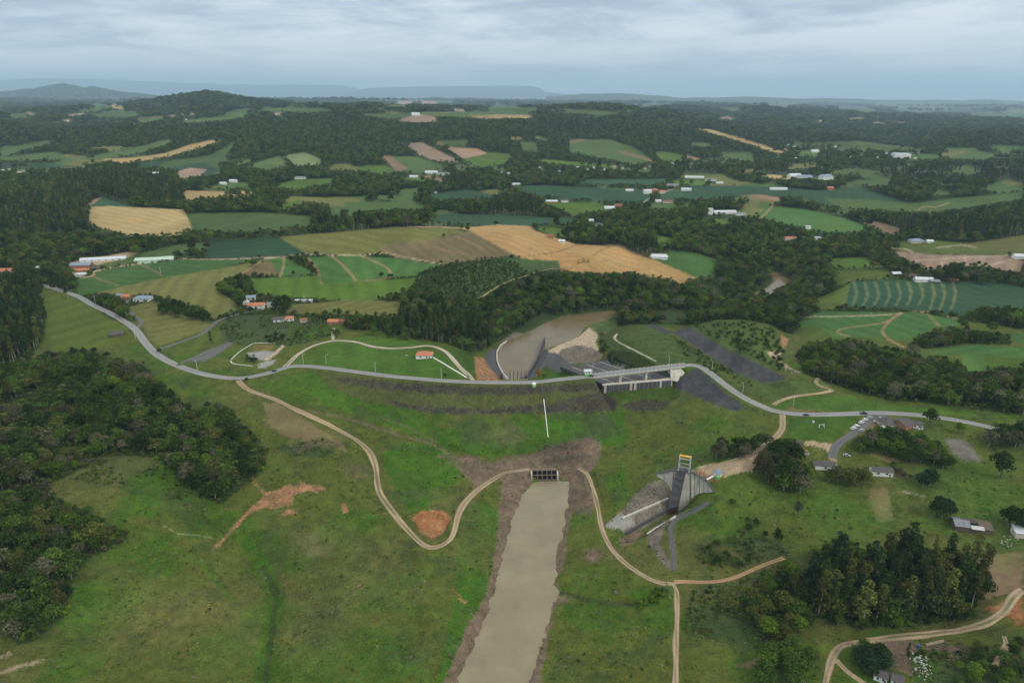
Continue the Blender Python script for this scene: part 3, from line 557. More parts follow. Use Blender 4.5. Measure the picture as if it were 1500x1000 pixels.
area('brown', "1430,812 1500,808 1500,860 1470,870 1440,880 1434,850", None); area('mud', "1260,935 1330,930 1345,945 1340,990 1300,975 1262,950", None); area('mud', "1355,945 1400,945 1440,960 1400,970 1360,960", None); area('redsoil', "1440,890 1500,872 1500,920 1475,905", None); area('browno', "1075,975 1110,962 1130,948 1100,980", None)
area('scrub', "140,668 220,666 262,690 300,726 255,738 205,722 110,702", None); area('scrub', "400,655 470,640 500,655 470,668 420,668", None)
# wood floors near the camera
UP_W = "0,545 60,522 125,512 165,525 210,535 250,575 280,600 325,590 360,625 392,660 385,690 350,718 320,738 300,725 270,712 260,688 220,668 150,668 100,697 50,715 -200,740 -400,700 -300,540"
LO_W = "0,732 75,722 165,770 190,782 175,800 120,820 105,860 100,895 50,940 25,945 0,912 -200,900 -250,740"
EU_L = "-300,400 0,402 40,408 62,432 68,465 62,500 40,530 0,540 -300,540"
EU_R = "1170,850 1230,838 1300,830 1425,835 1434,870 1428,902 1340,918 1252,918 1180,900"
for t in (UP_W, LO_W, EU_L, EU_R): area('woods', t, None)
area('scrub', "1020,790 1080,770 1150,800 1180,845 1180,900 1170,940 1100,950 1010,930 1000,870 1040,855 1110,835 1100,815 1030,840", None); area('scrub', "1330,955 1440,950 1500,930 1500,1100 1260,1100 1340,1000", None)
# right-hand fields
area('pasture', "1300,358 1345,350 1420,356 1475,373 1400,372 1337,371 1305,366"); area('olive', "1395,360 1420,356 1500,344 1700,340 1700,380 1500,374 1475,373"); area('pink', "1300,367 1337,370 1370,373 1475,374 1500,383 1500,402 1486,402 1440,390 1395,387 1360,396 1338,387"); line('sand', "1338,384 1350,381 1400,378 1475,374", 1.2); line('sand', "1415,389 1450,388 1482,380", 1.6); line('sand', "1414,374 1413,392", 1.0); line('sand', "1380,384 1379,394", 1.4); line('sand', "1305,362 1330,366 1337,371", 2.5); line('sand', "1372,363 1410,359 1430,363", 1.6)
area('bright', "1213,378 1267,377 1297,392 1260,394 1219,393"); area('pasture', "1219,397 1300,394.5 1309,408 1246,412 1235,420 1224,416"); area('pasture', "1235,421 1246,413 1238,451 1203,455 1184,444 1221,427")
area('dark', "1246,413 1305,409 1345,411 1405,413 1451,412 1500,421 1750,440 1750,470 1500,454 1438,451 1410,465 1381,459 1338,455 1238,451")
for i, x in enumerate([1250, 1266, 1282, 1298, 1314, 1330, 1347, 1364, 1379, 1395]):
    for o in (0, 2.2): line('pale', f"{x-1+o},413 {x+3.5+o},428 {x+2+o},438 {x-3+o},{447+ (i>6)*6}", 0.7)
area('crop', "1203,456 1338,457 1397,466 1413,475 1370,480 1335,499 1294,496 1246,493 1219,498 1162,478 1184,462"); area('pasture', "1166,478 1200,480 1222,492 1215,500 1180,496"); line('track', "1246,493 1227,487 1235,481 1265,477 1297,471.5 1312,462 1321,459", 2.0); line('track', "1321,459 1306,468 1296,478 1293,486 1300,496 1315,504 1325,508", 3.0); line('track', "1338,455 1359,460 1368,470 1376,477", 2.0); line('track', "1380,461 1400,466 1412,473", 2.0); line('sand', "1175,464 1240,463 1300,461 1321,458", 1.0); line('orange', "1340,456 1380,458", 1.4)
area('crop', "1359,511 1424,504 1500,510 1600,514 1600,530 1500,524 1424,521 1362,519"); area('crop', "1475,489 1500,488 1600,490 1600,510 1500,505"); area('crop', "1410,519 1440,520 1445,545 1410,545", None); area('mid', "1330,512 1365,512 1365,525 1340,524")

# ---- sample the outlines onto the ground sheet
zg = Yg*CT-(H-CAMH)*ST
PXg, PYg, _ = proj(Xg, Yg, H)
slope = (H-CAMH)/Yg
runmax = np.maximum.accumulate(slope, axis=0); vis = slope >= runmax-1e-9
hid_px = (runmax-slope)*FPX
def sample(px, py, arr):
    ix = np.clip(((px-RX0)*RS).astype(int), 0, RW-1); iy = np.clip(((py-RY0)*RS).astype(int), 0, RH-1)
    return arr[iy, ix]
_wx = (fbm(Xg/14, Yg/14, 3, 21)-0.5)*3.0*np.clip(400/zg, 0, 1)**0.5*2; _wy = (fbm(Xg/14, Yg/14, 3, 22)-0.5)*2.0*np.clip(400/zg, 0, 1)**0.5*2
_far = smooth(560, 850, zg); _wx *= 1-0.85*_far; _wy *= 1-0.9*_far
_j = np.random.default_rng(9).normal(size=(2, NR, NC))*(1-smooth(560, 760, zg))
_wx += (fbm(Xg/4, Yg/4, 2, 23)-0.5)*5*(1-_far)+_j[0]*1.5; _wy += (fbm(Xg/4, Yg/4, 2, 24)-0.5)*3.5*(1-_far)+_j[1]*1.0
COL = np.zeros((NR, NC, 3), np.float32); TEX = np.zeros((NR, NC), np.float32)
_offs = [(-.8, -.5), (0, -.5), (.8, -.5), (-.8, 0), (0, 0), (.8, 0), (-.8, .5), (0, .5), (.8, .5)]
for ox, oy in _offs:
    ids = sample(PXg+_wx+ox, PYg+_wy+oy, ras); COL += PAL[ids]/9; TEX += NST[ids]/9
cid = sample(PXg, PYg, ras); fid = sample(PXg, PYg, fidr)
hidden = hid_px > 1.2
_woods = PAL[CI['woods']]
hid_far = hidden & (zg > 700); COL[hid_far] = _woods; fid = np.where(hidden, 0, fid)
# out-of-frame land: woods and pasture in natural patches
outf = ((PXg < -60) | (PXg > 1560)) & (zg > 500)
_m = fbm(Xg/260, Yg/260, 4, 31)
_pc = np.where((_m > 0.56)[..., None], PAL[CI['mid']], _woods)
COL = np.where((outf & (cid != CI['asph']))[..., None], _pc, COL).astype(np.float32)
# soft patches of growth in the near ground
near = 1-smooth(650, 900, zg)
_soft = ~np.isin(cid, [CI[q] for q in ('paved', 'asph', 'rock', 'concrete', 'riprap2', 'slab', 'orange', 'redsoil', 'yard', 'sand', 'tarp')])
def patch(px, py, r, cls, k=0.8, asp=0.6):
    global COL
    d = np.hypot((PXg-px)/r, (PYg-py)/(r*asp)); n = fbm(Xg/18, Yg/18, 4, int(px+py) % 97)
    w = (k*smooth(1.1, 0.35, d+(n-0.5)*1.1)*near*_soft)[..., None]
    COL = COL*(1-w)+PAL[CI[cls]]*w
def smooth(a, b, x):
    t = np.clip((x-a)/(b-a), 0, 1); return t*t*(3-2*t)
_gr = np.isin(cid, [CI['meadow'], CI['lush'], CI['scrub']]) & (zg < 900)
_n1 = fbm(Xg/38, Yg/38, 4, 41); _n2 = fbm(Xg/13, Yg/13, 4, 42); _n3 = fbm(Xg/70, Yg/70, 3, 43)
w = (0.75*smooth(0.52, 0.66, _n1)*_gr)[..., None]; COL = COL*(1-w)+PAL[CI['lush']]*0.85*w
w = (0.6*smooth(0.55, 0.68, _n3)*_gr)[..., None]; COL = COL*(1-w)+np.array((.098, .098, .030), np.float32)*w
w = (0.55*smooth(0.56, 0.70, _n2)*_gr)[..., None]; COL = COL*(1-w)+PAL[CI['scrub']]*w
for a in [(130, 880, 90, 'lush', .7), (250, 700, 60, 'lush', .5), (215, 740, 30, 'lush', .7), (400, 900, 50, 'lush', .55), (330, 960, 80, 'lush', .35), (450, 560, 40, 'lush', .7), (640, 690, 50, 'lush', .8), (880, 860, 60, 'lush', .4), (850, 760, 30, 'lush', .5),
          (450, 930, 120, 'olive', .35), (260, 900, 90, 'olive', .4), (500, 790, 60, 'olive', .4), (1070, 640, 60, 'bright', .35), (1090, 720, 70, 'bright', .5), (1070, 780, 50, 'lush', .5), (1250, 770, 90, 'lawn', .55), (1400, 720, 120, 'lawn', .6), (1480, 800, 60, 'lawn', .4), (1200, 730, 70, 'lawn', .55), (1330, 660, 60, 'lawn', .45),
          (470, 640, 40, 'browno', .5), (420, 620, 30, 'browno', .5), (520, 690, 30, 'mud', .35), (600, 720, 40, 'scrub', .35), (450, 800, 40, 'mud', .3), (740, 640, 40, 'mud', .4), (690, 625, 50, 'riprap', .4), (880, 620, 40, 'riprap', .5), (850, 670, 40, 'mud', .6), (480, 920, 60, 'scrub', .3), (600, 950, 60, 'scrub', .35), (180, 640, 50, 'scrub', .5), (560, 860, 70, 'olive', .3)]: patch(*a)
CLS['ash'] = ((.045, .04, .036), 1); CI['ash'] = len(PAL); PAL = np.vstack([PAL, np.array([[.045, .04, .036]], np.float32)])
for a in [(810, 668, 34, 'ash', .7), (835, 662, 30, 'ash', .5), (850, 640, 22, 'ash', .4), (620, 757, 14, 'ash', .6)]: patch(*a)  # ash on the burnt ground; the last one darkens the red pit's upper edge
# faint wheel tracks on the meadow
def wheel(pts, wdt, cls, k=0.6):
    global COL
    w3 = [hit(*p) for p in pts]; d = seg_dist(Xg, Yg, [(a.x, a.y) for a in w3])[0]
    w = (k*smooth(wdt, wdt*0.3, d+(fbm(Xg/3, Yg/3, 2, 5)-0.5)*1.6))[..., None]; COL = COL*(1-w)+PAL[CI[cls]]*w
wheel([(385, 1000), (395, 930), (402, 870), (385, 830), (355, 790)], 7, 'lush', .8); wheel([(388, 1000), (398, 930), (404, 870), (386, 830)], 2.5, 'woods', .75); wheel([(820, 868), (850, 876), (890, 884), (925, 886), (950, 878)], 2.0, 'woods', .8); wheel([(440, 640), (430, 690), (470, 720)], 2, 'scrub', .6); wheel([(210, 770), (250, 800), (300, 830), (340, 880)], 3, 'lush', .5)
wheel([(458, 603), (500, 611), (532, 619), (575, 634), (619, 645), (648, 659), (671, 673), (700, 688)], 2.2, 'mud', .7); wheel([(560, 612), (600, 627), (640, 647)], 1.4, 'mud', .5)
wheel([(540, 632), (620, 690)], 1.0, 'mud', .0); wheel([(240, 770), (262, 782), (290, 784), (310, 788)], .8, 'sand', .35); wheel([(0, 985), (30, 975), (60, 968)], 1.5, 'sand', .6); wheel([(0, 962), (15, 957)], 1.5, 'sand', .5)
wheel([(990, 712), (1000, 707)], 1.0, 'mud', .0); wheel([(700, 690), (740, 672), (800, 668), (860, 660)], 5, 'mud', .6)
wheel([(362, 680), (372, 705), (378, 712)], 0.8, 'orange', .6); wheel([(1322, 720), (1353, 726)], 0.9, 'concrete', .8); wheel([(1350, 731), (1352, 752), (1368, 757)], 1.0, 'browno', .7)
_rp = np.isin(cid, [CI['riprap'], CI['mud'], CI['rock'], CI['orange'], CI['face']]) & (zg < 760)
_w = (0.75*smooth(.50, .62, fbm(Xg/5, Yg/5, 4, 36))*_rp*np.where(cid == CI['orange'], .6, np.where(cid == CI['mud'], .3, np.where(cid == CI['riprap'], .68, np.where(cid == CI['rock'], .15, .8)))))[..., None]
COL = COL*(1-_w)+np.array((.072, .085, .028), np.float32)*_w
# larger tonal drift
_rf = np.random.default_rng(77); _ang = _rf.uniform(0, 3.14, len(FIELDS)); _lam = _rf.uniform(15, 30, len(FIELDS)); _tone = _rf.uniform(.84, 1.14, len(FIELDS))
_st = np.sin(6.283*(Xg*np.cos(_ang[fid])+Yg*np.sin(_ang[fid]))/_lam[fid]+fbm(Xg/70, Yg/70, 3, 33)*5)
_isf = (fid > 0)
COL *= np.where(_isf, _tone[fid]*(1+.10*_st*smooth(2600, 1200, zg)+.42*(fbm(Xg/55, Yg/80, 4, 34)-.5)), 1)[..., None].astype(np.float32)
_dry = (.45*smooth(.55, .72, fbm(Xg/120, Yg/120, 4, 35))*_isf)[..., None]; COL = COL*(1-_dry)+COL*np.array((1.35, 1.05, .9), np.float32)*_dry
_v = 1+0.28*(fbm(Xg/300, Yg/300, 4, 51)-0.5)+0.30*TEX*(fbm(Xg/7, Yg/7, 3, 52)-0.5)*(1-_far)
COL *= (1+.08*np.clip(_j[0], -2, 2)*np.minimum(TEX, 1))[..., None].astype(np.float32)
COL = np.clip(COL*_v[..., None], 0.004, 0.9).astype(np.float32)
# wet mud next to the water
# ------------------------------------------------------------------ ground sheet
gm = bpy.data.materials.new('ground'); gm.use_nodes = True; nt = gm.node_tree; bs = nt.nodes['Principled BSDF']
bs.inputs['Roughness'].default_value = 0.95; bs.inputs['Specular IOR Level'].default_value = 0.1
at = N(nt, 'ShaderNodeAttribute', attribute_name='Col'); tx = N(nt, 'ShaderNodeAttribute', attribute_name='tex')
pos = N(nt, 'ShaderNodeNewGeometry')
def octave(scale, detail, amp):
    n = N(nt, 'ShaderNodeTexNoise', inp={'Scale': scale, 'Detail': detail, 'Roughness': 0.7}); L(nt, pos, 'Position', n, 'Vector')
    m = N(nt, 'ShaderNodeMapRange', inp={1: 0.25, 2: 0.75, 3: -amp, 4: amp}); L(nt, n, 'Fac', m, 0); return m
o1, o2, o3 = octave(0.9, 4, .38), octave(0.16, 5, .34), octave(0.03, 4, .2)
s1 = N(nt, 'ShaderNodeMath', operation='ADD'); L(nt, o1, 0, s1, 0); L(nt, o2, 0, s1, 1)
s2 = N(nt, 'ShaderNodeMath', operation='ADD'); L(nt, s1, 0, s2, 0); L(nt, o3, 0, s2, 1)
s3 = N(nt, 'ShaderNodeMath', operation='MULTIPLY_ADD', inp={2: 1.0}); L(nt, s2, 0, s3, 0); L(nt, tx, 'Fac', s3, 1)
mx = N(nt, 'ShaderNodeMix', data_type='RGBA', blend_type='MULTIPLY', inp={0: 1.0}); L(nt, at, 'Color', mx, 6); L(nt, s3, 0, mx, 7)
hs = N(nt, 'ShaderNodeHueSaturation'); L(nt, mx, 2, hs, 'Color')
nh = N(nt, 'ShaderNodeTexNoise', inp={'Scale': 0.25, 'Detail': 4.0}); L(nt, pos, 'Position', nh, 'Vector')
mh2 = N(nt, 'ShaderNodeMapRange', inp={1: 0.3, 2: 0.7, 3: 0.475, 4: 0.525}); L(nt, nh, 'Fac', mh2, 0); L(nt, mh2, 0, hs, 'Hue')
L(nt, hs, 'Color', bs, 'Base Color')
bn = N(nt, 'ShaderNodeTexNoise', inp={'Scale': 0.7, 'Detail': 5.0, 'Roughness': 0.7}); L(nt, pos, 'Position', bn, 'Vector')
bp = N(nt, 'ShaderNodeBump', inp={'Strength': 0.75, 'Distance': 0.9}); L(nt, bn, 'Fac', bp, 'Height'); L(nt, bp, 'Normal', bs, 'Normal')

idx = np.arange(NR*NC).reshape(NR, NC)
quads = np.stack([idx[:-1, :-1], idx[:-1, 1:], idx[1:, 1:], idx[1:, :-1]], -1).reshape(-1, 4)
V = np.stack([Xg, Yg, H], -1).reshape(-1, 3)
_dx = np.gradient(V.reshape(NR, NC, 3), axis=1); _dy = np.gradient(V.reshape(NR, NC, 3), axis=0)
NRM = np.cross(_dx, _dy).reshape(-1, 3); NRM /= np.linalg.norm(NRM, axis=1)[:, None]
ff = fid[:-1, :-1].ravel()
cnt = np.bincount(ff, minlength=len(FIELDS))
small = cnt < 14
ff = np.where(small[ff], 0, ff)
colf = np.concatenate([COL.reshape(-1, 3), np.ones((NR*NC, 1), np.float32)], 1); texf = TEX.ravel()
order = np.argsort(ff, kind='stable'); bounds = np.searchsorted(ff[order], np.arange(len(FIELDS)+1))
def sheet(name, q, kind='structure'):
    u, inv = np.unique(q, return_inverse=True)
    me = mesh_np(name, V[u], inv.reshape(-1, 4), [gm], True)
    set_attr(me, 'Col', colf[u]); set_attr(me, 'tex', texf[u], 'FLOAT')
    me.normals_split_custom_set_from_vertices(NRM[u].astype(np.float32))
    o = link(bpy.data.objects.new(name, me)); o['kind'] = kind; return o
for k in range(len(FIELDS)):
    q = quads[order[bounds[k]:bounds[k+1]]]
    if len(q): sheet(FIELDS[k] or 'ground', q)

# ------------------------------------------------------------------ water
def water_mat(name, col, rough, bump):
    m = bpy.data.materials.new(name); m.use_nodes = True; nt = m.node_tree; b = nt.nodes['Principled BSDF']
    p = N(nt, 'ShaderNodeNewGeometry')
    n = N(nt, 'ShaderNodeTexNoise', inp={'Scale': 0.045, 'Detail': 5.0, 'Roughness': 0.6}); L(nt, p, 'Position', n, 'Vector')
    r = ramp(nt, [(0.3, tuple(c*0.8 for c in col)), (0.7, tuple(c*1.1 for c in col))]); L(nt, n, 'Fac', r, 'Fac'); L(nt, r, 'Color', b, 'Base Color')
    b.inputs['Roughness'].default_value = rough; b.inputs['IOR'].default_value = 1.33
    n2 = N(nt, 'ShaderNodeTexNoise', inp={'Scale': 0.9, 'Detail': 4.0}); L(nt, p, 'Position', n2, 'Vector')
    bp = N(nt, 'ShaderNodeBump', inp={'Strength': bump, 'Distance': 0.12}); L(nt, n2, 'Fac', bp, 'Height'); L(nt, bp, 'Normal', b, 'Normal')
    return m
WM1 = water_mat('muddy_water', (.225, .190, .115), .26, .16); WM2 = water_mat('river_water', (.150, .116, .056), .2, .3)
def water(name, w, h, mat):
    bm = bmesh.new(); vs_ = [bm.verts.new((a, b, h)) for a, b in w]
    f = bm.faces.new(vs_); bmesh.ops.triangulate(bm, faces=[f]); bm.normal_update()
    for fc in bm.faces:
        if fc.normal.z < 0: fc.normal_flip()
    me = bpy.data.meshes.new(name); bm.to_mesh(me); bm.free(); me.materials.append(mat)
    o = link(bpy.data.objects.new(name, me)); o['kind'] = 'structure'; return o
def grow(w, d):
    cx = sum(a for a, _ in w)/len(w); n = len(w); out = []
    ar = sum(w[i][0]*w[(i+1) % n][1]-w[(i+1) % n][0]*w[i][1] for i in range(n)); sg = 1 if ar > 0 else -1
    for i in range(n):
        a, b = w[i-1], w[(i+1) % n]; tx, ty = b[0]-a[0], b[1]-a[1]; l = math.hypot(tx, ty) or 1
        out.append((w[i][0]+sg*ty/l*d, w[i][1]-sg*tx/l*d))
    return out
water('water', grow(catmull(chan_w+[chan_w[0]], 4)[:-1], 3.4), 0.0, WM1).name = 'channel_water'
water('water', grow(pool_w, 0.4), -2.0, WM2).name = 'river_water'; water('water', grow(uprv_w, 0.4), -1.0, WM2).name = 'river_water'

# ------------------------------------------------------------------ roads and tracks
rm = principled('track_surface', rough=.9, spec=.15, noise=.22, nscale=.9, bump=.35, bscale=1.2, attr='Col')
RC = {'asphalt': [(.23, .222, .212), (.255, .248, .238), (.22, .214, .205)], 'dark': [(.115, .112, .11), (.13, .127, .125), (.11, .107, .105)], 'gravel': [(.34, .29, .215), (.40, .35, .27), (.36, .31, .235)],
      'white': [(.62, .61, .56)]*3, 'dirt': [(.22, .16, .09), (.36, .27, .175), (.25, .19, .115)], 'red': [(.26, .155, .08), (.36, .22, .125), (.28, .175, .095)], 'slate': [(.12, .112, .10), (.075, .075, .078), (.10, .098, .095)]}
def ribbon(name, A, width, kind, label, lift, idn):
    n = len(A); T = np.gradient(A[:, :2], axis=0); T /= np.linalg.norm(T, axis=1)[:, None]+1e-9; Nn = np.stack([T[:, 1], -T[:, 0]], -1)
    xs = np.array([-.5, -.40, -.25, -.09, .09, .25, .40, .5])*width; c = RC[kind]
    if kind == 'kerb': kind = 'white'
    soft = kind in ('dirt', 'red', 'gravel')
    s = np.arange(n)*2.5
    Vv = []; Cc = []
    for j, x in enumerate(xs):
        e = 0; vw = 1+(.45*(vnoise(s/17, np.full(n, idn*2.3), 8)-.5) if soft else 0)
        if soft and j in (0, 7): e = (vnoise(s/11, np.full(n, idn*7.7+j), 3)-0.5)*1.3*np.sign(x)
        P2 = A[:, :2]+Nn*((x*vw+e)*np.ones(n))[:, None]
        z = A[:, 2]+0.07-(0.10 if j in (0, 7) else 0)+0.03*(j in (2, 5))+lift
        if soft: z = np.maximum(z, ground(P2[:, 0], P2[:, 1])+(0.03 if j not in (0, 7) else -0.02))
        Vv.append(np.column_stack([P2, z]))
        base = np.array(c[0] if j in (0, 7) else c[1] if j in (2, 5) else c[2] if j in (3, 4) else tuple((a+b)/2 for a, b in zip(c[0], c[1])))
        k = 1+0.55*(vnoise(s/9+j*0.3, np.full(n, idn*3.1), 4)-0.5)*(1.0 if soft else .35)
        col = base[None]*k[:, None]
        if soft and j in (3, 4):
            g = smooth(.5, .75, vnoise(s/14, np.full(n, idn*1.9), 6))[:, None]*0.7; col = col*(1-g)+np.array((.10, .115, .04))*g
        if soft and j in (0, 7):
            g = 0.55*smooth(.35, .7, vnoise(s/6, np.full(n, idn*5.1+j), 7))[:, None]; col = col*(1-g)+np.array((.09, .10, .035))*g
        Cc.append(col)
    Vv = np.stack(Vv, 1).reshape(-1, 3); Cc = np.stack(Cc, 1).reshape(-1, 3)
    i = np.arange(n*8).reshape(n, 8); q = np.stack([i[:-1, :-1], i[:-1, 1:], i[1:, 1:], i[1:, :-1]], -1).reshape(-1, 4)
    me = mesh_np(name, Vv, q, [rm], True); set_attr(me, 'Col', np.concatenate([Cc, np.ones((len(Cc), 1))], 1))
    o = link(bpy.data.objects.new(name, me)); o['kind'] = 'structure'
    if label: o['label'] = label
for i, (nm, A, wd, kd, lb, lf) in enumerate(ROADS): ribbon(nm, A, wd, kd, lb, lf, i)
# ------------------------------------------------------------------ built things
class MB:
    def __init__(s): s.v, s.f = [], []
    def add(s, vs_, fs):
        k = len(s.v); s.v += [tuple(map(float, a)) for a in vs_]; s.f += [tuple(k+i for i in f) for f in fs]; return s
    def box(s, c, d, rz=0.0):
        x, y, z = (a/2 for a in d); ca, sa = math.cos(rz), math.sin(rz)
        p = [(i*x, j*y, k*z) for k in (-1, 1) for j in (-1, 1) for i in (-1, 1)]
        return s.add([(c[0]+a*ca-b*sa, c[1]+a*sa+b*ca, c[2]+e) for a, b, e in p], [(0, 2, 3, 1), (4, 5, 7, 6), (0, 1, 5, 4), (2, 6, 7, 3), (0, 4, 6, 2), (1, 3, 7, 5)])
    def ext(s, poly, vec):               # extrude a polygon of 3-D points along vec
        n = len(poly); v = Vector(vec)
        return s.add([*poly, *[tuple(Vector(p)+v) for p in poly]], [tuple(range(n))[::-1], tuple(range(n, 2*n))]+[(i, (i+1) % n, n+(i+1) % n, n+i) for i in range(n)])
    def cyl(s, c, r0, r1, h, n=10):
        b = [(c[0]+r0*math.cos(2*math.pi*i/n), c[1]+r0*math.sin(2*math.pi*i/n), c[2]) for i in range(n)]
        t = [(c[0]+r1*math.cos(2*math.pi*i/n), c[1]+r1*math.sin(2*math.pi*i/n), c[2]+h) for i in range(n)]
        return s.add(b+t, [tuple(range(n))[::-1], tuple(range(n, 2*n))]+[(i, (i+1) % n, n+(i+1) % n, n+i) for i in range(n)])
    def beam(s, p, q, w, h=None):
        h = h or w; p, q = Vector(p), Vector(q); d = (q-p).normalized(); u = Vector((0, 0, 1)) if abs(d.z) < .95 else Vector((1, 0, 0))
        a = d.cross(u).normalized()*w/2; b = d.cross(a).normalized()*h/2
        return s.add([p-a-b, p+a-b, p+a+b, p-a+b, q-a-b, q+a-b, q+a+b, q-a+b], [(0, 3, 2, 1), (4, 5, 6, 7), (0, 1, 5, 4), (1, 2, 6, 5), (2, 3, 7, 6), (3, 0, 4, 7)])
    def mesh(s, name, mat):
        me = bpy.data.meshes.new(name); me.from_pydata(s.v, [], s.f); me.materials.append(mat)
        b = bmesh.new(); b.from_mesh(me); bmesh.ops.recalc_face_normals(b, faces=b.faces); b.to_mesh(me); b.free(); return me
    def build(s, name, mat, parent=None): return link(bpy.data.objects.new(name, s.mesh(name, mat)), parent)
def copy_tree(o, parent=None):
    c = o.copy(); link(c, parent)
    for ch in o.children: copy_tree(ch, c)
    return c
pm = principled
M_WHITE = pm('white_paint', (.74, .74, .71), .6, .3, .10, .7); M_CREAM = pm('cream_wall', (.55, .50, .40), .7, .3, .12, .6); M_BRICK = pm('brick_wall', (.33, .15, .09), .85, .2, .2, .9)
M_TILE = pm('orange_tile', (.44, .165, .085), .75, .3, .22, 1.2, .4, 5); M_DTILE = pm('dark_tile', (.095, .085, .082), .85, .2, .3, 1.0, .4, 5); M_GREY = pm('grey_sheet', (.18, .19, .20), .55, .4, .2, .5); M_RUST = pm('rusty_sheet', (.24, .105, .07), .8, .2, .3, .6)
M_WSHEET = pm('white_sheet', (.52, .54, .56), .5, .4, .1, .4); M_BGREY = pm('blue_grey_sheet', (.19, .24, .30), .5, .4, .15, .4); M_GLASS = pm('dark_glass', (.025, .03, .035), .15, .6); M_WOOD = pm('weathered_wood', (.13, .10, .075), .9, .15, .3, 1.0)
M_CONC = pm('concrete', (.52, .49, .42), .85, .2, .22, .25, .2, 1.5, dark=(.55, .85, (.055, .058, .068))); M_CONCD = pm('dark_stained_concrete', (.085, .085, .09), .85, .2, .35, .3, .2, 1.5); M_CONCL = pm('pale_concrete', (.46, .42, .35), .85, .2, .18, .4, .15, 1.5, dark=(.56, .55, (.10, .095, .09)))
M_STEEL = pm('grey_steel', (.42, .43, .44), .5, .5, .08, 2); M_YEL = pm('yellow_paint', (.75, .40, .03), .45, .4, .1, 2); M_BLACK = pm('shade_black', (.012, .012, .012), .9, .05); M_GREEN = pm('green_paint', (.14, .50, .10), .5, .4, .08, 2); M_BLUE = pm('blue_paint', (.05, .10, .32), .5, .4, .05, 2)  # the black one stands in for shade inside openings
M_SLABP = pm('spillway_panel', (.082, .078, .080), .9, .2, .35, .12, .15, 1.0); M_POST = pm('galvanised_pole', (.55, .56, .55), .5, .4); M_DPOST = pm('dark_pole', (.08, .075, .07), .8, .2); M_RED = pm('red_brown_gate', (.085, .04, .028), .8, .2, .3, 2); M_GREENW = pm('pale_green_film', (.42, .52, .42), .6, .3, .15, .3)
M_CARW = pm('white_car_paint', (.78, .79, .80), .3, .5); M_CARD = pm('dark_car_paint', (.03, .035, .05), .3, .5); M_CARS = pm('silver_car_paint', (.40, .43, .46), .3, .5); M_TYRE = pm('tyre_rubber', (.02, .02, .02), .9, .1); M_PLASTIC = pm('rubble_white', (.46, .45, .42), .8, .2, .1, 1)
ROOF = {'o': M_TILE, 'd': M_DTILE, 'g': M_GREY, 'w': M_WSHEET, 'r': M_RUST, 'b': M_BGREY, 'n': M_GREENW}; WALL = {'w': M_WHITE, 'c': M_CREAM, 'b': M_BRICK, 'g': M_CONC, 'o': M_WOOD, 'n': M_GREENW}
KEEP = []       # (px, py, half width px): what must stay clear of trees
def house(px, py, pw, d, h, rz, roof, rc, wc, label, cat='house', rh=None, wins=2, name='house', group=None, chim=False, door=True, sill=True):
    g = hit(px, py); z = float(proj(g.x, g.y, g.z)[2]); w = pw/FPX*z; rz = R(rz)
    base = float(min(ground(g.x+a, g.y+b) for a in (-w/3, w/3) for b in (-d/3, d/3))); g.z = max(g.z-.3, base-.5)
    KEEP.append((px, py, pw*.62+1.5, z)); r = empty(name, g, rz, label, cat, group)
    rh = rh if rh is not None else min(w, d)*.24
    m = MB(); x, y = w/2, d/2
    if roof == 'gable':
        m.ext([(-x, -y, -1.5), (-x, y, -1.5), (-x, y, h), (-x, 0, h+rh-.05), (-x, -y, h)], (w, 0, 0))
    else: m.box((0, 0, (h-1.5)/2), (w, d, h+1.5))
    m.build('wall', WALL[wc], r); o = .5; t = .18; m = MB()
    if roof == 'gable':
        for s in (-1, 1): m.ext([(-x-o, s*(y+o), h-rh*o/y), (-x-o, s*(y+o), h-rh*o/y+t), (-x-o, 0, h+rh+t), (-x-o, 0, h+rh)], (w+2*o, 0, 0))
    elif roof == 'hip':
        k = min(x, y)*.95; a = [(-x-o, -y-o, h), (x+o, -y-o, h), (x+o, y+o, h), (-x-o, y+o, h)]; kk = max(x-k, .05)
        m.add(a+[(-kk, 0, h+rh), (kk, 0, h+rh)]+[(p[0], p[1], h-.15) for p in a], [(0, 1, 5, 4), (1, 2, 5), (2, 3, 4, 5), (3, 0, 4), (6, 9, 8, 7), (0, 6, 7, 1), (1, 7, 8, 2), (2, 8, 9, 3), (3, 9, 6, 0)])
    elif roof == 'shed': m.ext([(-x-o, -y-o, h), (-x-o, -y-o, h+t), (-x-o, y+o, h+rh+t), (-x-o, y+o, h+rh)], (w+2*o, 0, 0))
    else: m.box((0, 0, h+.15), (w+.4, d+.4, .3))
    rf = m.build('roof', ROOF[rc], r)
    if chim: MB().box((w*.22, d*.15, h+rh*.7+.6), (.7, .7, 1.8)).build('chimney', M_BRICK, rf)
    ww = min(1.5, w/(wins+1)*.5)
    wme = MB().box((0, 0, 0), (ww, .10, 1.15)); pme = MB().box((0, -.04, 0), (ww-.24, .08, .93))
    wm, pmh = wme.mesh('window', M_WHITE if wc != 'w' else M_WOOD), pme.mesh('pane', M_GLASS)
    for i in range(wins):
        wo = link(bpy.data.objects.new('window', wm), r); wo.location = (-x+w*(i+.75)/(wins+.5), -y-.04, h*.58); link(bpy.data.objects.new('pane', pmh), wo)
    if wins and d > 4:
        for sx in (-1, 1):
            wo = link(bpy.data.objects.new('window', wm), r); wo.location = (sx*(x+.04), 0, h*.58); wo.rotation_euler = (0, 0, math.pi/2*sx); link(bpy.data.objects.new('pane', pmh), wo)
    if door: MB().box((x*.72, -y-.03, 1.0), (.95, .1, 2.05)).build('door', M_WOOD, r)
    return r
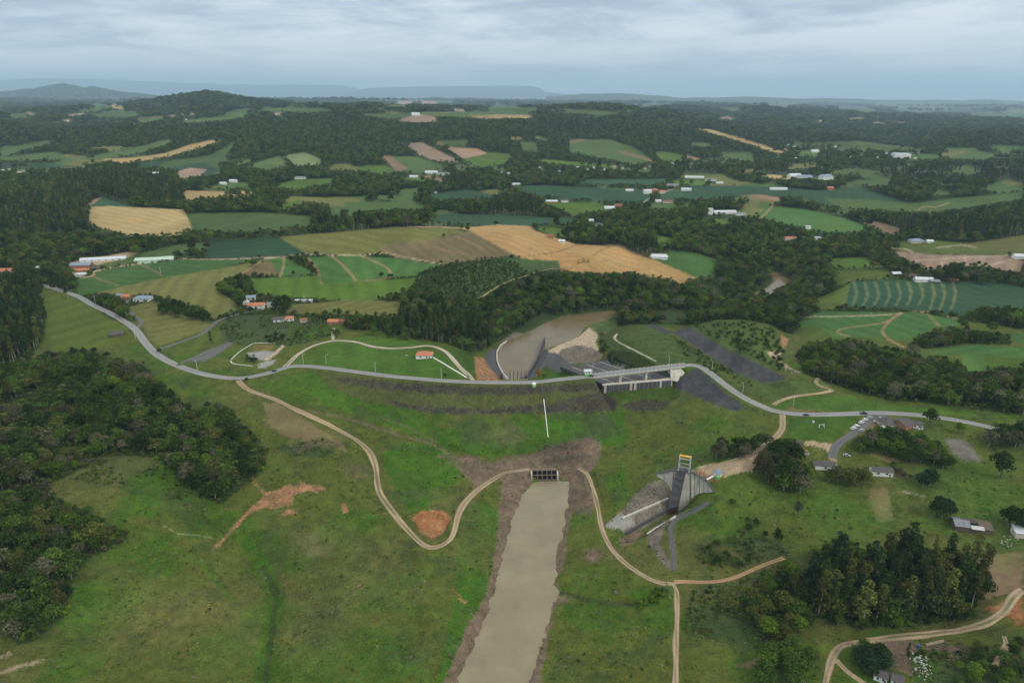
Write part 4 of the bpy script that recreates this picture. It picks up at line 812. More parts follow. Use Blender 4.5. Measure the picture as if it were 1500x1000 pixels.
HS = [ # px, py, px width, depth, wall height, turn, roof, roof colour, wall colour, label, name
 (1207, 684, 27, 7, 3.6, -9, 'gable', 'd', 'w', "white cottage with dark tiled roof at the end of the asphalt lane", 'cottage', 1),
 (1290, 693, 28, 7, 3.6, -9, 'gable', 'd', 'w', "white cottage with patched dark roof and two windows below the thicket", 'cottage', 2),
 (1300, 622, 26, 13, 3.6, 12, 'hip', 'd', 'c', "large low building with wide dark roof beside the parked cars", 'building', 3), (1321, 624, 19, 12, 3.8, 28, 'gable', 'd', 'b', "brick wing with dark gabled roof behind the parking building", 'building', 2),
 (1293, 630, 7, 4, 3, 10, 'flat', 'w', 'w', "small white shed in front of the parking building", 'shed', 1), (1342, 624, 14, 7, 3.2, -20, 'gable', 'd', 'w', "small white house strewn with debris behind the brick wing", 'house', 2),
 (1168, 651, 10, 6, 2.8, -20, 'gable', 'd', 'w', "small shed with dark roof half hidden behind the big clump", 'shed', 1), (1173, 662, 8, 5, 2.2, 10, 'gable', 'r', 'b', "small red brown brick hut beside the white debris", 'hut', 0),
 (1498, 783, 26, 7, 3.2, -12, 'shed', 'w', 'c', "cream shed with white sheet roof at the frame edge", 'shed', 1), (1289, 992, 17, 5.5, 3.2, -28, 'gable', 'd', 'w', "derelict white hut with dark roof and dark openings below the rubble", 'hut', 2), (1313, 998, 15, 5, 2.8, -28, 'gable', 'd', 'w', "smaller derelict white hut, lower of the two", 'hut', 2),
 (622, 522, 23, 11, 3.3, -3, 'hip', 'o', 'w', "white park house with bright orange tiled roof on the lawn", 'park_house', 2),
 (210, 440, 23, 11, 4.0, 3, 'hip', 'b', 'w', "big white hilltop house with blue grey roof", 'house', 5), (187, 437, 10, 8, 3.6, 0, 'gable', 'o', 'b', "red roofed outbuilding between the two white hilltop houses", 'outbuilding', 1), (177, 435, 10, 7, 3.2, -15, 'gable', 'g', 'w', "low white hilltop house with grey roof at the driveway end", 'house', 2),
 (376, 450, 24, 9, 3.8, 6, 'gable', 'o', 'w', "long white house with salmon orange roof and a round tree in front", 'house', 3), (361, 447, 8, 6, 5.0, 6, 'flat', 'w', 'w', "white carport with columns against the orange cut bank", 'carport', 1), (368, 438, 13, 8, 3.2, 15, 'gable', 'b', 'w', "white house with slate grey roof behind the salmon roofed one", 'house', 2), (397, 448, 10, 9, 3.0, 10, 'gable', 'g', 'c', "grey roofed shed beside the salmon roofed house", 'shed', 0),
 (424, 469, 12, 8, 3.6, 10, 'hip', 'o', 'w', "small white house with steep orange pyramid roof", 'house', 2), (408, 470, 15, 8, 3.0, 20, 'gable', 'd', 'w', "low house with dark grey roof next to the orange pyramid roof", 'house', 2), (445, 471, 10, 6, 3.0, 15, 'gable', 'r', 'c', "tiny worn shed with rusty roof among the bushes", 'shed', 1), (489, 474, 15, 8, 3.8, -3, 'gable', 'o', 'b', "orange brick house at the top of the short pale lane", 'house', 2), (500, 473, 8, 6, 3.4, -3, 'gable', 'r', 'b', "narrow rusty roofed annex beside the brick house", 'annex', 1),
 (172, 491, 17, 9, 2.8, 25, 'gable', 'd', 'o', "dark wooden barn with grey roof just below the road", 'barn', 0), (445, 441, 26, 5, 1.8, 0, 'flat', 'w', 'g', "long low white trough shed on the edge of the olive field", 'shed', 0),
 (120, 391, 28, 12, 4.0, 8, 'gable', 'b', 'b', "large farm shed with blue grey metal roof beside the white rows", 'farm_shed', 1), (122, 398, 18, 8, 3.0, 8, 'gable', 'o', 'b', "red brick barn in front of the blue grey farm shed", 'barn', 1), (119, 404, 14, 7, 3.2, 8, 'gable', 'w', 'w', "small white farmhouse below the red brick barn", 'farmhouse', 2), (141, 394, 11, 7, 2.8, 8, 'gable', 'd', 'o', "black shed at the end of the white rows", 'shed', 0),
 (152, 381, 60, 10, 2.6, 14, 'gable', 'w', 'w', "very long white roofed row of pens behind the farm", 'long_shed', 6), (226, 381, 52, 9, 1.4, 12, 'shed', 'n', 'n', "long pale green plastic tunnel beside the green plots", 'plastic_tunnel', 0),
 (12, 399, 24, 11, 3.6, 5, 'gable', 'o', 'w', "white house with salmon red roof cut by the left frame edge", 'house', 3), (58, 394, 8, 7, 3, 0, 'gable', 'w', 'w', "tiny white house beyond the tall roadside trees", 'house', 1),
 (1061, 313, 33, 13, 5.0, 5, 'gable', 'w', 'w', "long white hall with pale roof in the mid valley", 'hall', 5), (1040, 314, 7, 8, 13.5, 5, 'flat', 'w', 'w', "white square tower block at the end of the long hall", 'tower', 2), (1085, 315, 13, 9, 3, 0, 'gable', 'b', 'w', "low white house with blue grey roof beside the long hall", 'house', 1),
 (1140, 278, 24, 12, 3.5, -4, 'gable', 'w', 'w', "long white shed alone on the upper dark field", 'long_shed', 0), (1215, 278, 10, 12, 6, 10, 'gable', 'o', 'b', "red brick house alone beside the upper dark field", 'house', 2), (1163, 261, 17, 22, 9, 8, 'gable', 'w', 'w', "white end block of the factory below the tall grove", 'factory', 3), (1178, 262, 20, 24, 6, -2, 'gable', 'b', 'w', "long blue grey roofed factory hall below the tall grove", 'factory', 4), (1209, 263, 17, 22, 10, 15, 'gable', 'b', 'w', "big steep roofed grain hall at the end of the factory", 'grain_hall', 2),
 (1017, 261, 27, 12, 4, -9, 'gable', 'w', 'w', "long pale shed, western of two end to end", 'long_shed', 0), (1041, 265, 16, 12, 4, -9, 'gable', 'g', 'w', "grey roofed shed, eastern of two end to end", 'long_shed', 0), (1054, 269, 10, 10, 3, 0, 'gable', 'w', 'w', "small white house at the corner of the dark field", 'house', 1), (1005, 279, 14, 12, 4, -5, 'gable', 'w', 'w', "white shed half hidden at the village end", 'shed', 1),
 (808, 297, 17, 12, 4, 0, 'gable', 'w', 'b', "white roofed brick shed above the bright green paddock", 'shed', 2), (827, 296, 10, 10, 5, 5, 'gable', 'd', 'w', "white farmhouse with dark roof beside the white roofed shed", 'farmhouse', 2), (893, 306, 15, 14, 3.5, -6, 'gable', 'w', 'w', "white sheet roofed barn at the edge of the bright paddock", 'barn', 0), (906, 303, 12, 12, 4, 0, 'gable', 'r', 'b', "red brick ruin beside the white sheet roofed barn", 'barn', 1),
 (948, 283, 11, 14, 7, 10, 'gable', 'w', 'w', "tall white village house beside the paved road", 'house', 3), (959, 281, 9, 14, 6, 0, 'hip', 'o', 'b', "orange roofed village house by the road bend", 'house', 2), (970, 283, 8, 12, 5, 15, 'gable', 'o', 'c', "pink village house east of the road bend", 'house', 2), (985, 273, 16, 14, 4, -8, 'gable', 'g', 'w', "grey roofed village warehouse on the far side of the road", 'warehouse', 2), (964, 296, 8, 10, 4, 0, 'gable', 'w', 'w', "white house below the village road bend", 'house', 1), (978, 297, 14, 10, 4, -8, 'gable', 'r', 'c', "brown roofed house below the village road", 'house', 2), (922, 280, 11, 10, 3.5, 0, 'gable', 'w', 'w', "white row house at the west end of the village", 'house', 2),
 (865, 325, 8, 9, 4, 10, 'gable', 'w', 'w', "small white house behind the straw hill", 'house', 1), (877, 331, 13, 12, 4, 5, 'hip', 'd', 'g', "grey house with dark hipped roof behind the straw hill", 'house', 2), (806, 348, 8, 8, 4, 0, 'gable', 'r', 'b', "dark red barn at the edge of the straw hill", 'barn', 0), (823, 355, 9, 8, 3.2, -10, 'gable', 'w', 'w', "white shed tucked behind the straw hill", 'shed', 1),
 (966, 378, 22, 8, 3.0, -8, 'gable', 'w', 'w', "row of white netted beds under the lone tall trees", 'netted_shed', 0), (1157, 351, 17, 10, 4, 5, 'gable', 'o', 'w', "house with red roof beside the valley road among trees", 'house', 3), (1183, 335, 7, 7, 6, 0, 'flat', 'w', 'w', "small square white house above the valley road", 'house', 1), (1198, 350, 9, 9, 3.4, 0, 'flat', 'w', 'w', "white roadside shelter on the valley road", 'shelter', 0),
 (1342, 355, 19, 15, 4, -5, 'hip', 'b', 'c', "wide house with blue grey hipped roof at the wood edge", 'house', 3), (1361, 355, 9, 9, 3, 0, 'gable', 'w', 'w', "white garage next to the wide blue roofed house", 'garage', 1), (1494, 378, 18, 13, 4, -14, 'gable', 'w', 'w', "white sheet roofed barn beside the ploughed field", 'barn', 0),
 (1352, 412, 24, 11, 4, -9, 'gable', 'w', 'w', "white barn with bright roof at the top of the striped field", 'barn', 2), (1312, 403, 13, 9, 3.4, 0, 'gable', 'w', 'o', "white sheet shed west of the bright roofed barn", 'shed', 0), (1368, 414, 13, 9, 3, -8, 'gable', 'g', 'o', "grey open shed east of the bright roofed barn", 'shed', 0), (1395, 412, 12, 9, 3.2, 0, 'gable', 'r', 'o', "rusty brown shed under the big round tree", 'shed', 0), (1337, 405, 8, 7, 3.4, 0, 'gable', 'r', 'w', "small brown roofed house behind the bright roofed barn", 'house', 1),
 (606, 260, 12, 12, 4, 0, 'gable', 'w', 'w', "white farmhouse at the foot of the tan strip field", 'farmhouse', 2), (632, 254, 18, 14, 5, -4, 'gable', 'w', 'w', "long white farm hall, western of the two below the wooded hill", 'farm_hall', 2), (650, 256, 16, 14, 4, -4, 'gable', 'g', 'w', "grey roofed farm hall, eastern of the two below the wooded hill", 'farm_hall', 2), (342, 267, 10, 12, 5, 0, 'gable', 'w', 'w', "white farmhouse beside the bright green slope", 'farmhouse', 2), (327, 270, 9, 10, 4, 0, 'gable', 'w', 'w', "low white barn west of the white farmhouse", 'barn', 0), (756, 271, 12, 10, 3.4, 0, 'gable', 'w', 'w', "white shed on the tip of the large dark green field", 'shed', 0), (609, 169, 11, 26, 7, 0, 'gable', 'w', 'w', "long white shed high on the bare brown hilltop", 'long_shed', 0), (1319, 231, 22, 40, 16, -8, 'flat', 'w', 'w', "large white silo works far down the valley", 'silo_works', 4), (1193, 223, 10, 22, 5, 0, 'gable', 'w', 'w', "white barn on the far flat fields", 'barn', 0),
 (440, 262, 15, 12, 4, 0, 'gable', 'g', 'w', "grey roofed farm sheds under the bushy far trees", 'shed', 1), (228, 256, 9, 10, 5, 0, 'gable', 'w', 'w', "white house behind the dark tall plantation", 'house', 1)]
for a in HS: house(*a[:10], name=a[10], wins=a[11], cat=a[10].replace('_', ' '), door=a[2] > 9, chim=False)
far_spots = [(1155, 213), (1163, 216), (1150, 220), (1176, 230), (1165, 233), (1140, 231), (1233, 222), (1224, 216), (1246, 231), (1262, 229), (1285, 232), (1345, 225), (1298, 226), (1340, 233), (1375, 184), (1368, 186), (1345, 179), (1336, 182), (1413, 186), (1394, 175), (900, 245), (912, 247), (870, 247), (860, 249), (846, 246), (790, 247), (775, 253), (735, 253), (745, 255), (794, 249), (820, 252), (885, 250), (945, 248), (952, 245), (985, 241), (1012, 246), (4, 251), (14, 250), (28, 253), (35, 251), (70, 254), (197, 183), (273, 176), (100, 178), (405, 168), (638, 283), (727, 287)]
for i, (px, py) in enumerate(far_spots):
    house(px, py, 3.3 if py > 200 else 2.6, 7+2*(i % 3), 3.6, (i*37) % 50-25, 'gable', 'wwogwr'[i % 6], 'wcw'[i % 3], "tiny pale house of the hamlets scattered over the distant valley", 'house', name='house', wins=1, group='tiny houses of the distant valley', door=False)

# ---- ruined barn on the grass
g = hit(1421, 772); dep = float(proj(*g)[2]); r = empty('ruined_barn', g, R(-14), "ruined grey barn with holed roof and one bright white panel", 'barn'); KEEP.append((1421, 772, 26, dep))
MB().ext([(-10, -5, -1.5), (-10, 5, -1.5), (-10, 5, 2.8), (-10, 0, 4.4), (-10, -5, 2.8)], (20.5, 0, 0)).build('wall', M_WOOD, r)
for nm, x0, x1, s, mt in [('roof_sheet', -10.5, -5.5, 1, M_GREY), ('roof_sheet', -10.5, -5.5, -1, M_GREY), ('roof_sheet', -5.4, -1.5, 1, M_CONCD), ('roof_sheet', -5.4, -1.5, -1, M_GREY), ('roof_sheet', -1.4, 3.0, 1, M_CONCD), ('roof_sheet', 3.1, 6.5, 1, M_WOOD), ('roof_sheet', 3.1, 10.8, -1, M_WOOD), ('roof_sheet', 6.6, 10.8, 1, M_WOOD)]:
    MB().ext([(x0, s*5.5, 2.75), (x0, s*5.5, 2.9), (x0, 0, 4.75), (x0, 0, 4.6)], (x1-x0, 0, 0)).build(nm, mt, r)
MB().ext([(-1.4, -6.3, 2.55), (-1.4, -6.3, 2.7), (-1.4, -3.4, 3.65), (-1.4, -3.4, 3.5)], (7, 0, 0)).build('white_panel', M_PLASTIC, r); MB().box((.8, -1.7, 4.02), (4.2, 3.2, .1)).build('roof_hole_shade', M_BLACK, r)  # black sheet in the roof gap, painted as the dark inside

# ---- intake tower: retaining wall, battered buttress, gantry
WA, WB = Vector(PZ(960, 694, 481)), Vector(PZ(1054, 731, 468)); wdir = Vector((WB.x-WA.x, WB.y-WA.y, 0)).normalized(); wn_ = Vector((wdir.y, -wdir.x, 0))
if wn_.y > 0: wn_ = -wn_
def onwall(px, py, off=0.0):
    d = Vector(((px-750)/FPX, CT-(py-500)/FPX*ST, -drop(py))); o_ = Vector((0, 0, CAMH)); q = Vector((WA.x, WA.y, 0))+wn_*off
    return o_+d*((q-o_).dot(wn_)/d.dot(wn_))
tw = empty('intake_tower', onwall(1000, 745), 0, "tall concrete intake wall with dark sloping buttress below the yellow gantry", 'intake tower'); KEEP.append((1005, 745, 48, 480)); tinv = Matrix.Translation(-tw.location)
def loc(p): return tuple(tinv @ Vector(p))
def wallpart(name, px, mat, off=0, th=1.6):
    return MB().ext([loc(onwall(a, b, off)) for a, b in px], tuple(-wn_*th)).build(name, mat, tw)
wallpart('wing_wall', [(960, 694), (975, 690.5), (992, 687.5), (984, 722), (981, 713), (973, 703), (965, 699)], M_CONC)
wallpart('centre_wall', [(1003, 689), (1011, 691.5), (1011, 750), (992, 757)], M_CONCL, 0, 1.5); MB().ext([loc(onwall(1012.5, 692, .7)), loc(onwall(1017, 693.5, .7)), loc(onwall(1017, 748, .7)), loc(onwall(1012.5, 750, .7))], tuple(-wn_*2.2)).build('pilaster', M_CONC, tw)
wallpart('wing_wall', [(1018, 693.7), (1035, 704), (1040, 712), (1026, 744), (1018, 748)], M_CONC, .0, 1.45); wallpart('wing_wall', [(1040.2, 712), (1047, 721), (1055, 732), (1040, 741), (1026.5, 745)], M_CONC, .25, 1.7)
for i, (xa, ya, xb, yb) in enumerate([(960, 693.2, 992, 686.8), (1003, 688.2, 1018, 693), (1018, 693, 1035, 703.3), (1035, 703.3, 1047, 720.5)]):
    MB().beam(loc(onwall(xa, ya, .3)), loc(onwall(xb, yb, .3)), 2.2, .45).build('coping', M_CONCD, tw)
for a, ya, yb in [(1024.5, 698, 745), (1031, 702, 743), (1037, 709, 740)]: MB().beam(loc(onwall(a, ya, .06)), loc(onwall(a, yb, .06)), .22).build('joint', M_CONCD, tw)
def athgt(px, py, h): return Vector(P(px, py, h))
TL, TR = onwall(990, 688.5, 2.2), onwall(1004.5, 692, 2.2); BL, BR = athgt(976, 756, 3.6), athgt(992, 750, 3.9)
back = -wn_*0.0
WTL, WTR, WBL, WBR = onwall(990, 687.5), onwall(1010.5, 690), onwall(985, 757), onwall(1010.5, 752)
fr = lambda t: (TL.lerp(BL, t), TR.lerp(BR, t))
for i in range(6):                        # the sloping face is cast in lifts
    a, b = fr(i/6), fr((i+1)/6-.004)
    MB().add([loc(a[0]), loc(a[1]), loc(b[1]), loc(b[0])]+[loc(p+Vector((.25, .9, -.15))) for p in (a[0], a[1], b[1], b[0])], [(0, 1, 2, 3), (4, 7, 6, 5), (0, 4, 5, 1), (1, 5, 6, 2), (2, 6, 7, 3), (3, 7, 4, 0)]).build('facing_panel', M_CONCD, tw)
e_ = Vector((.12, .45, -.08))
MB().add([loc(TL+e_), loc(TR+e_), loc(BR+e_), loc(BL+e_), loc(WTL), loc(WTR), loc(WBR), loc(WBL)], [(0, 1, 2, 3), (4, 7, 6, 5), (0, 4, 5, 1), (1, 5, 6, 2), (2, 6, 7, 3), (3, 7, 4, 0)]).build('buttress', M_CONCL, tw)
a0, a1 = fr(.86), fr(.985); off = Vector((-.08, -.3, .06))
q = [a0[0].lerp(a0[1], .12)+off, a0[0].lerp(a0[1], .86)+off, a1[0].lerp(a1[1], .86)+off, a1[0].lerp(a1[1], .12)+off]
ow = MB().ext([loc(p) for p in q], (.03, .12, 0)).build('inlet_opening_shade', M_BLACK, tw)  # flat black plate gives the opening its inside shade
for i in range(4): MB().beam(loc(q[0].lerp(q[3], .2+i*.2)+off*.5), loc(q[1].lerp(q[2], .2+i*.2)+off*.5), .5, .3).build('stop_log', M_RED, ow)
# terraced lining walls of the intake canal
for pts, hh, lb in (([(979, 731), (955, 741), (930, 752), (912, 760)], 1.2, "upper low concrete lining wall of the intake canal"), ([(977, 749), (958, 760), (938, 771), (918, 783)], 2.2, "lower dark lining wall of the intake canal"), ([(990, 757), (975, 766), (960, 775), (948, 783)], 1.0, "lining kerb on the near side of the intake canal")):
    ws = [hit(*q_) for q_ in dense(pts, 6)]; r_ = empty('lining_wall', ws[0], 0, lb, 'lining wall')
    for s_, t_ in zip(ws[:-1], ws[1:]): MB().beam(s_-ws[0]+Vector((0, 0, hh*.35)), t_-ws[0]+Vector((0, 0, hh*.35)), .9, hh*1.6).build('wall_section', M_CONC if hh < 2 else M_CONCD, r_)
# gantry standing on the tower head
gc = (TL+TR)/2; gx = (TR-TL); gx.z = 0; gx.normalize(); gy = Vector((-gx.y, gx.x, 0))
if gy.y < 0: gy = -gy
gp = gc+gy*3.0+gx*1.8; gp.z = gc.z+.25; gn = empty('gantry', gp, math.atan2(gx.y, gx.x), "steel gantry frame with yellow hoist beam on top of the intake wall", 'gantry')
MB().box((0, 0, -.25), (7.8, 5.6, .5)).build('platform', M_CONCD, gn)
for sx in (-1, 1):
    for sy in (-1, 1):
        l = MB().beam((sx*3.6, sy*2.4, 0), (sx*3.6, sy*2.4, 9.6), .5).build('leg', M_STEEL, gn); MB().box((sx*3.6, sy*2.4, .15), (.9, .9, .3)).build('foot_plate', M_STEEL, l)
for sx in (-1, 1): MB().beam((sx*3.6, -2.4, 3.2), (sx*3.6, 2.4, 3.2), .3).build('cross_beam', M_STEEL, gn); MB().beam((sx*3.6, -2.6, 9.8), (sx*3.6, 2.6, 9.8), .45, .6).build('top_beam', M_STEEL, gn)
for sy in (-1, 1): MB().beam((-3.6, sy*2.4, 3.2), (3.6, sy*2.4, 3.2), .3).build('cross_beam', M_STEEL, gn); MB().beam((-3.9, sy*2.5, 9.35), (3.9, sy*2.5, 9.35), .4, .55).build('top_beam', M_STEEL, gn)
MB().beam((-4.0, -.3, 10.4), (4.0, -.3, 10.4), .95, .7).build('hoist_beam', M_YEL, gn); MB().beam((-3.4, 1.3, 10.3), (3.4, 1.3, 10.3), .35, .4).build('hoist_rail', M_YEL, gn); MB().box((1.2, .8, 10.2), (1.4, .9, .7)).build('motor', M_STEEL, gn)
# little green and white cabins
def cabin(px, py, s, label, rz, roofm):
    p = hit(px, py); r = empty('cabin', p, R(rz), label, 'cabin'); r.scale = (s, s, s)
    MB().cyl((0, 0, -.8), 1.9, 1.9, 1.9, 8).build('green_base', M_GREEN, r); MB().cyl((0, 0, 1.102), 1.86, 1.86, 1.7, 8).build('wall', M_WHITE, r); MB().cyl((0, 0, 2.802), 2.15, 1.3, .7, 12).build('roof', roofm, r)
    for i in range(3):
        a = -math.pi/2+(i-1)*math.pi/4+math.pi/8*0; MB().box((1.74*math.cos(a), 1.74*math.sin(a), 1.95), (.75, .12, .7), a+math.pi/2).build('window', M_GLASS, r)
    MB().box((0, 1.74, .8), (.8, .12, 1.9)).build('door', M_WOOD, r); return r
cabin(1051, 698, 1.5, "white and green octagonal cabin with blue roof beside the intake wall", 20, M_BGREY)
p0, p1 = onwall(1034, 703), hit(1047, 697); wk = empty('walkway', (p0+p1)/2, 0, "white footbridge from the intake wall to the cabin", 'footbridge')
m0 = wk.location; MB().beam(p0-m0+Vector((0, 0, .2)), p1-m0+Vector((0, 0, .5)), 1.1, .2).build('deck', M_WHITE, wk); MB().beam(p0-m0+Vector((.4, .5, 1.1)), p1-m0+Vector((.4, .5, 1.4)), .12).build('rail', M_WHITE, wk)
c_ = cabin(782, 565.5, .95, "white and green cabin on the upstream edge of the dam crest", 0, M_WHITE)
# bigger kiosk at the bridge head
p = Vector(P(861, 549.5, 40)); ks = empty('kiosk', p, R(8), "large white kiosk with green base at the bridge head", 'kiosk')
MB().box((0, 0, .5), (6, 4, 3)).build('green_base', M_GREEN, ks); MB().box((0, 0, 3.302), (5.9, 3.9, 2.6)).build('wall', M_WHITE, ks); MB().ext([(-3.6, -2.5, 4.6), (-3.6, 2.5, 4.6), (-3.6, 2.5, 5.0), (-3.6, -2.5, 4.8)], (7.2, 0, 0)).build('roof', M_WSHEET, ks)
MB().box((.9, -1.98, 3.2), (1.5, .1, 1.1)).build('window', M_GLASS, ks); MB().box((-1.5, -1.98, 3.2), (1.2, .1, 1.1)).build('window', M_GLASS, ks); MB().box((2.98, 0, 2.2), (.1, 1.1, 2.1)).build('door', M_WOOD, ks)

# ---- spillway: chute panels, sill wall, bridge
sc_o = hit(900, 545); spw = empty('spillway_chute', sc_o, 0, "wide dark spillway chute paved in slabs with pale joints below the bridge", 'spillway')
W4 = [Vector(P(*p)) for p in CHW]
def chp(u, v):                            # u across, v down the chute
    a = W4[0].lerp(W4[1], u); b = W4[3].lerp(W4[2], u); q = a.lerp(b, v); q.z = chute_c[0]*q.x+chute_c[1]*q.y+chute_c[2]; return q
MB().ext([tuple(chp(u, v)-sc_o+Vector((0, 0, -.9))) for u, v in ((0, 0), (1, 0), (1, 1), (0, 1))], (0, 0, .75)).build('joint_bed', M_CONCL, spw)
us_ = [0, .22, .50, .76, 1]; vs2 = [0, .30, .62, 1]
for i in range(4):
    for j in range(3):
        a, b, c, d = us_[i]+.011, us_[i+1]-.011, vs2[j]+.006, vs2[j+1]-.006
        MB().ext([tuple(chp(u, v)-sc_o+Vector((0, 0, -.14))) for u, v in ((a, c), (b, c), (b, d), (a, d))], (0, 0, .22)).build('slab', M_SLABP, spw)
for u in (0, 1): MB().ext([tuple(chp(u, v)-sc_o+Vector((0, 0, k))) for v, k in ((0, -.5), (1, -.5), (1, 3.5), (0, 2.5))], (1.0 if u else -1.0, 0, 0)).build('side_wall', M_CONCD, spw)
MIDC = pm('grey_concrete', (.17, .17, .165), .85, .2, .2, .4)
SA, SB = Vector(P(881.5, 562.5, 31)), Vector(P(981, 554.5, 31)); sd = (SB-SA).normalized(); sn = Vector((sd.y, -sd.x, 0)); SL = (SB-SA).length
if sn.y > 0: sn = -sn
sw = empty('spillway_sill', (SA.x, SA.y, 31), math.atan2(sd.y, sd.x), "low stained concrete sill wall with pale ribs across the spillway mouth", 'sill wall')
MB().box((SL/2, -2.2, -4.6), (SL, 2.6, 9.2)).build('wall', M_CONCD, sw); MB().box((SL/2, -1.4, .12), (SL+.5, 4.6, .25)).build('cap', M_CONC, sw)
for i in range(16):
    x = SL*(i+.5)/16; wdt = 2.2 if i in (0, 6, 7, 13) else .6
    MB().box((x, -3.8, -4.7), (wdt, .6, 8.8)).build('rib', M_CONCL if wdt > 1 else MIDC, sw)
D0, D1 = Vector(P(862, 551.2, 40)), Vector(P(1004, 534.5, 40)); dd_ = (D1-D0).normalized(); DL = (D1-D0).length
br = empty('bridge', D0, math.atan2(dd_.y, dd_.x), "slim concrete road bridge with railing posts over the spillway", 'bridge'); binv = Matrix.Rotation(-br.rotation_euler.z, 4, 'Z') @ Matrix.Translation(-D0)
MB().box((DL/2, 0, -.45), (DL+3, 8.4, .8)).build('deck', M_CONCL, br); MB().box((DL/2, 0, -.02), (DL+3, 6.9, .12)).build('carriageway', pm('bridge_asphalt', (.20, .205, .21), .9, .2, .1, 1), br)
for s in (-1, 1): MB().box((DL/2, s*2.6, -1.4), (DL, .7, 1.1)).build('girder', M_CONC, br); MB().box((DL/2, s*3.95, .12), (DL+3, .5, .3)).build('kerb', M_CONCL, br); MB().box((DL/2, s*3.95, 1.0), (DL+3, .1, .12)).build('rail', M_CONCL, br)
pme = MB().box((0, 0, .6), (.35, .35, .9)).mesh('post', M_WHITE)
for i in range(25):
    for s in (-1, 1): o = link(bpy.data.objects.new('post', pme), br); o.location = (i*DL/24, s*3.95, .05)
for a, b in ((907.5, 545.8), (945.5, 541.3)):
    q = binv @ Vector(P(a, b, 40)); MB().box((q.x, 0, -6.4), (2.4, 5.2, 9.0)).build('pier', M_CONCL, br); MB().box((q.x, 0, -1.98), (3.2, 7, .5)).build('pier_cap', M_CONC, br)
ab = empty('abutment', P(985, 548, 35), 0, "pale concrete abutment wall under the east end of the bridge", 'abutment'); A0, A1 = Vector(P(974, 540, 38)), Vector(P(991, 560, 27))
q0 = Vector(ab.location); x0, y0 = SB.x, SB.y
MB().ext([(x0-q0.x+.5, y0-q0.y+a, b-35) for a, b in ((-3, 21), (16, 21), (16, 38.9), (2, 38.9), (-3, 31.5))], (1.6, .3, 0)).build('wall', M_CONC, ab)
MB().ext([tuple(Vector(v)-q0) for v in (P(981, 556, 30), P(992, 559, 29.5), P(1003, 546, 36), P(997, 540, 38.5), P(983, 541, 38.5))], (.4, 1.6, 0)).build('wing_wall', M_CONC, ab)
# outlet walls by the pool
def curved_wall(pts, hs, th, mat, name, label, cat):
    w = [hit(*p) for p in pts]; r = empty(name, w[0], 0, label, cat); n = len(w)
    for i in range(n-1):
        a, b = w[i]-w[0], w[i+1]-w[0]; d = (b-a); nn = Vector((d.y, -d.x, 0)).normalized()*th
        MB().add([a+Vector((0, 0, -3)), b+Vector((0, 0, -3)), b+Vector((0, 0, hs[i+1])), a+Vector((0, 0, hs[i]))]+[v+nn for v in (a+Vector((0, 0, -3)), b+Vector((0, 0, -3)), b+Vector((0, 0, hs[i+1])), a+Vector((0, 0, hs[i])))], [(0, 1, 2, 3), (4, 7, 6, 5), (0, 4, 5, 1), (1, 5, 6, 2), (2, 6, 7, 3), (3, 7, 4, 0)]).build('wall_section', mat, r)
    return r
curved_wall([(769, 555), (777, 543), (784, 532), (789, 521), (793, 511), (796.5, 504)], [3, 3.5, 4.5, 6, 8, 9.5], 1.6, M_CONCD, 'training_wall', "dark curved training wall rising to a point between pool and spillway", 'training wall')
curved_wall([(742, 556), (736, 549), (731, 540), (727, 528), (727, 516), (733, 506), (741, 500)], [2, 2, 1.6, 1.4, 1.4, 1.4, 1.2], 1.4, M_CONC, 'training_wall', "low curved concrete wall lining the near bank of the river pool", 'training wall')
og = empty('outlet_gate', P(756, 558, 36), 0, "row of dark posts over the outlet at the dam toe", 'outlet gate'); q0 = Vector(og.location)
for i in range(5): q = Vector(P(747+i*5.5, 557, 30))-q0; MB().box((q.x, q.y, q.z+4), (.6, .6, 12)).build('post', M_DPOST, og)
MB().beam(Vector(P(744, 556.5, 37))-q0, Vector(P(773, 555.5, 37))-q0, .5, .7).build('top_beam', M_CONC, og)
MUDC = pm('muddy_concrete', (.15, .12, .09), .9, .1, .25, .5)
# culvert mouth at the head of the channel
p = Vector(P(798, 702, 1.2)); cv = empty('culvert_inlet', p, R(1.5), "dark ten bay concrete culvert inlet at the head of the muddy channel", 'culvert inlet'); KEEP.append((798, 702, 24, 530)); cw, chh = 18.5, 5.4
def inc(x, t, o=0): return (x, t*5.2-o*.6, t*chh-.4+o*.6)
MB().add([inc(-cw/2, 0, -1), inc(cw/2, 0, -1), inc(cw/2, 1, -1), inc(-cw/2, 1, -1), (-cw/2, 6, -1), (cw/2, 6, -1)], [(0, 1, 2, 3), (0, 3, 4), (1, 5, 2), (2, 5, 4, 3)]).build('dark_chamber', M_BLACK, cv)  # solid black wedge stands in for the darkness behind the bays
for i in range(6): x = -cw/2+cw*i/5; MB().beam(inc(x, -.05), inc(x, 1.03), .55, .8).build('rib', MUDC, cv)
for t in (0, .5, 1): MB().beam(inc(-cw/2, t), inc(cw/2, t), .7, .6).build('cross_beam', MUDC, cv)
MB().box((0, 7.2, 4.8), (cw+1, 3.2, .8)).build('roof_slab', MUDC, cv); MB().box((-cw/2-.9, 2.8, 2.0), (1.0, 6.5, 5.6)).build('side_wall', M_CONCL, cv); MB().box((cw/2+.9, 2.8, 1.6), (1.0, 6.5, 4.8)).build('side_wall', M_CONC, cv)
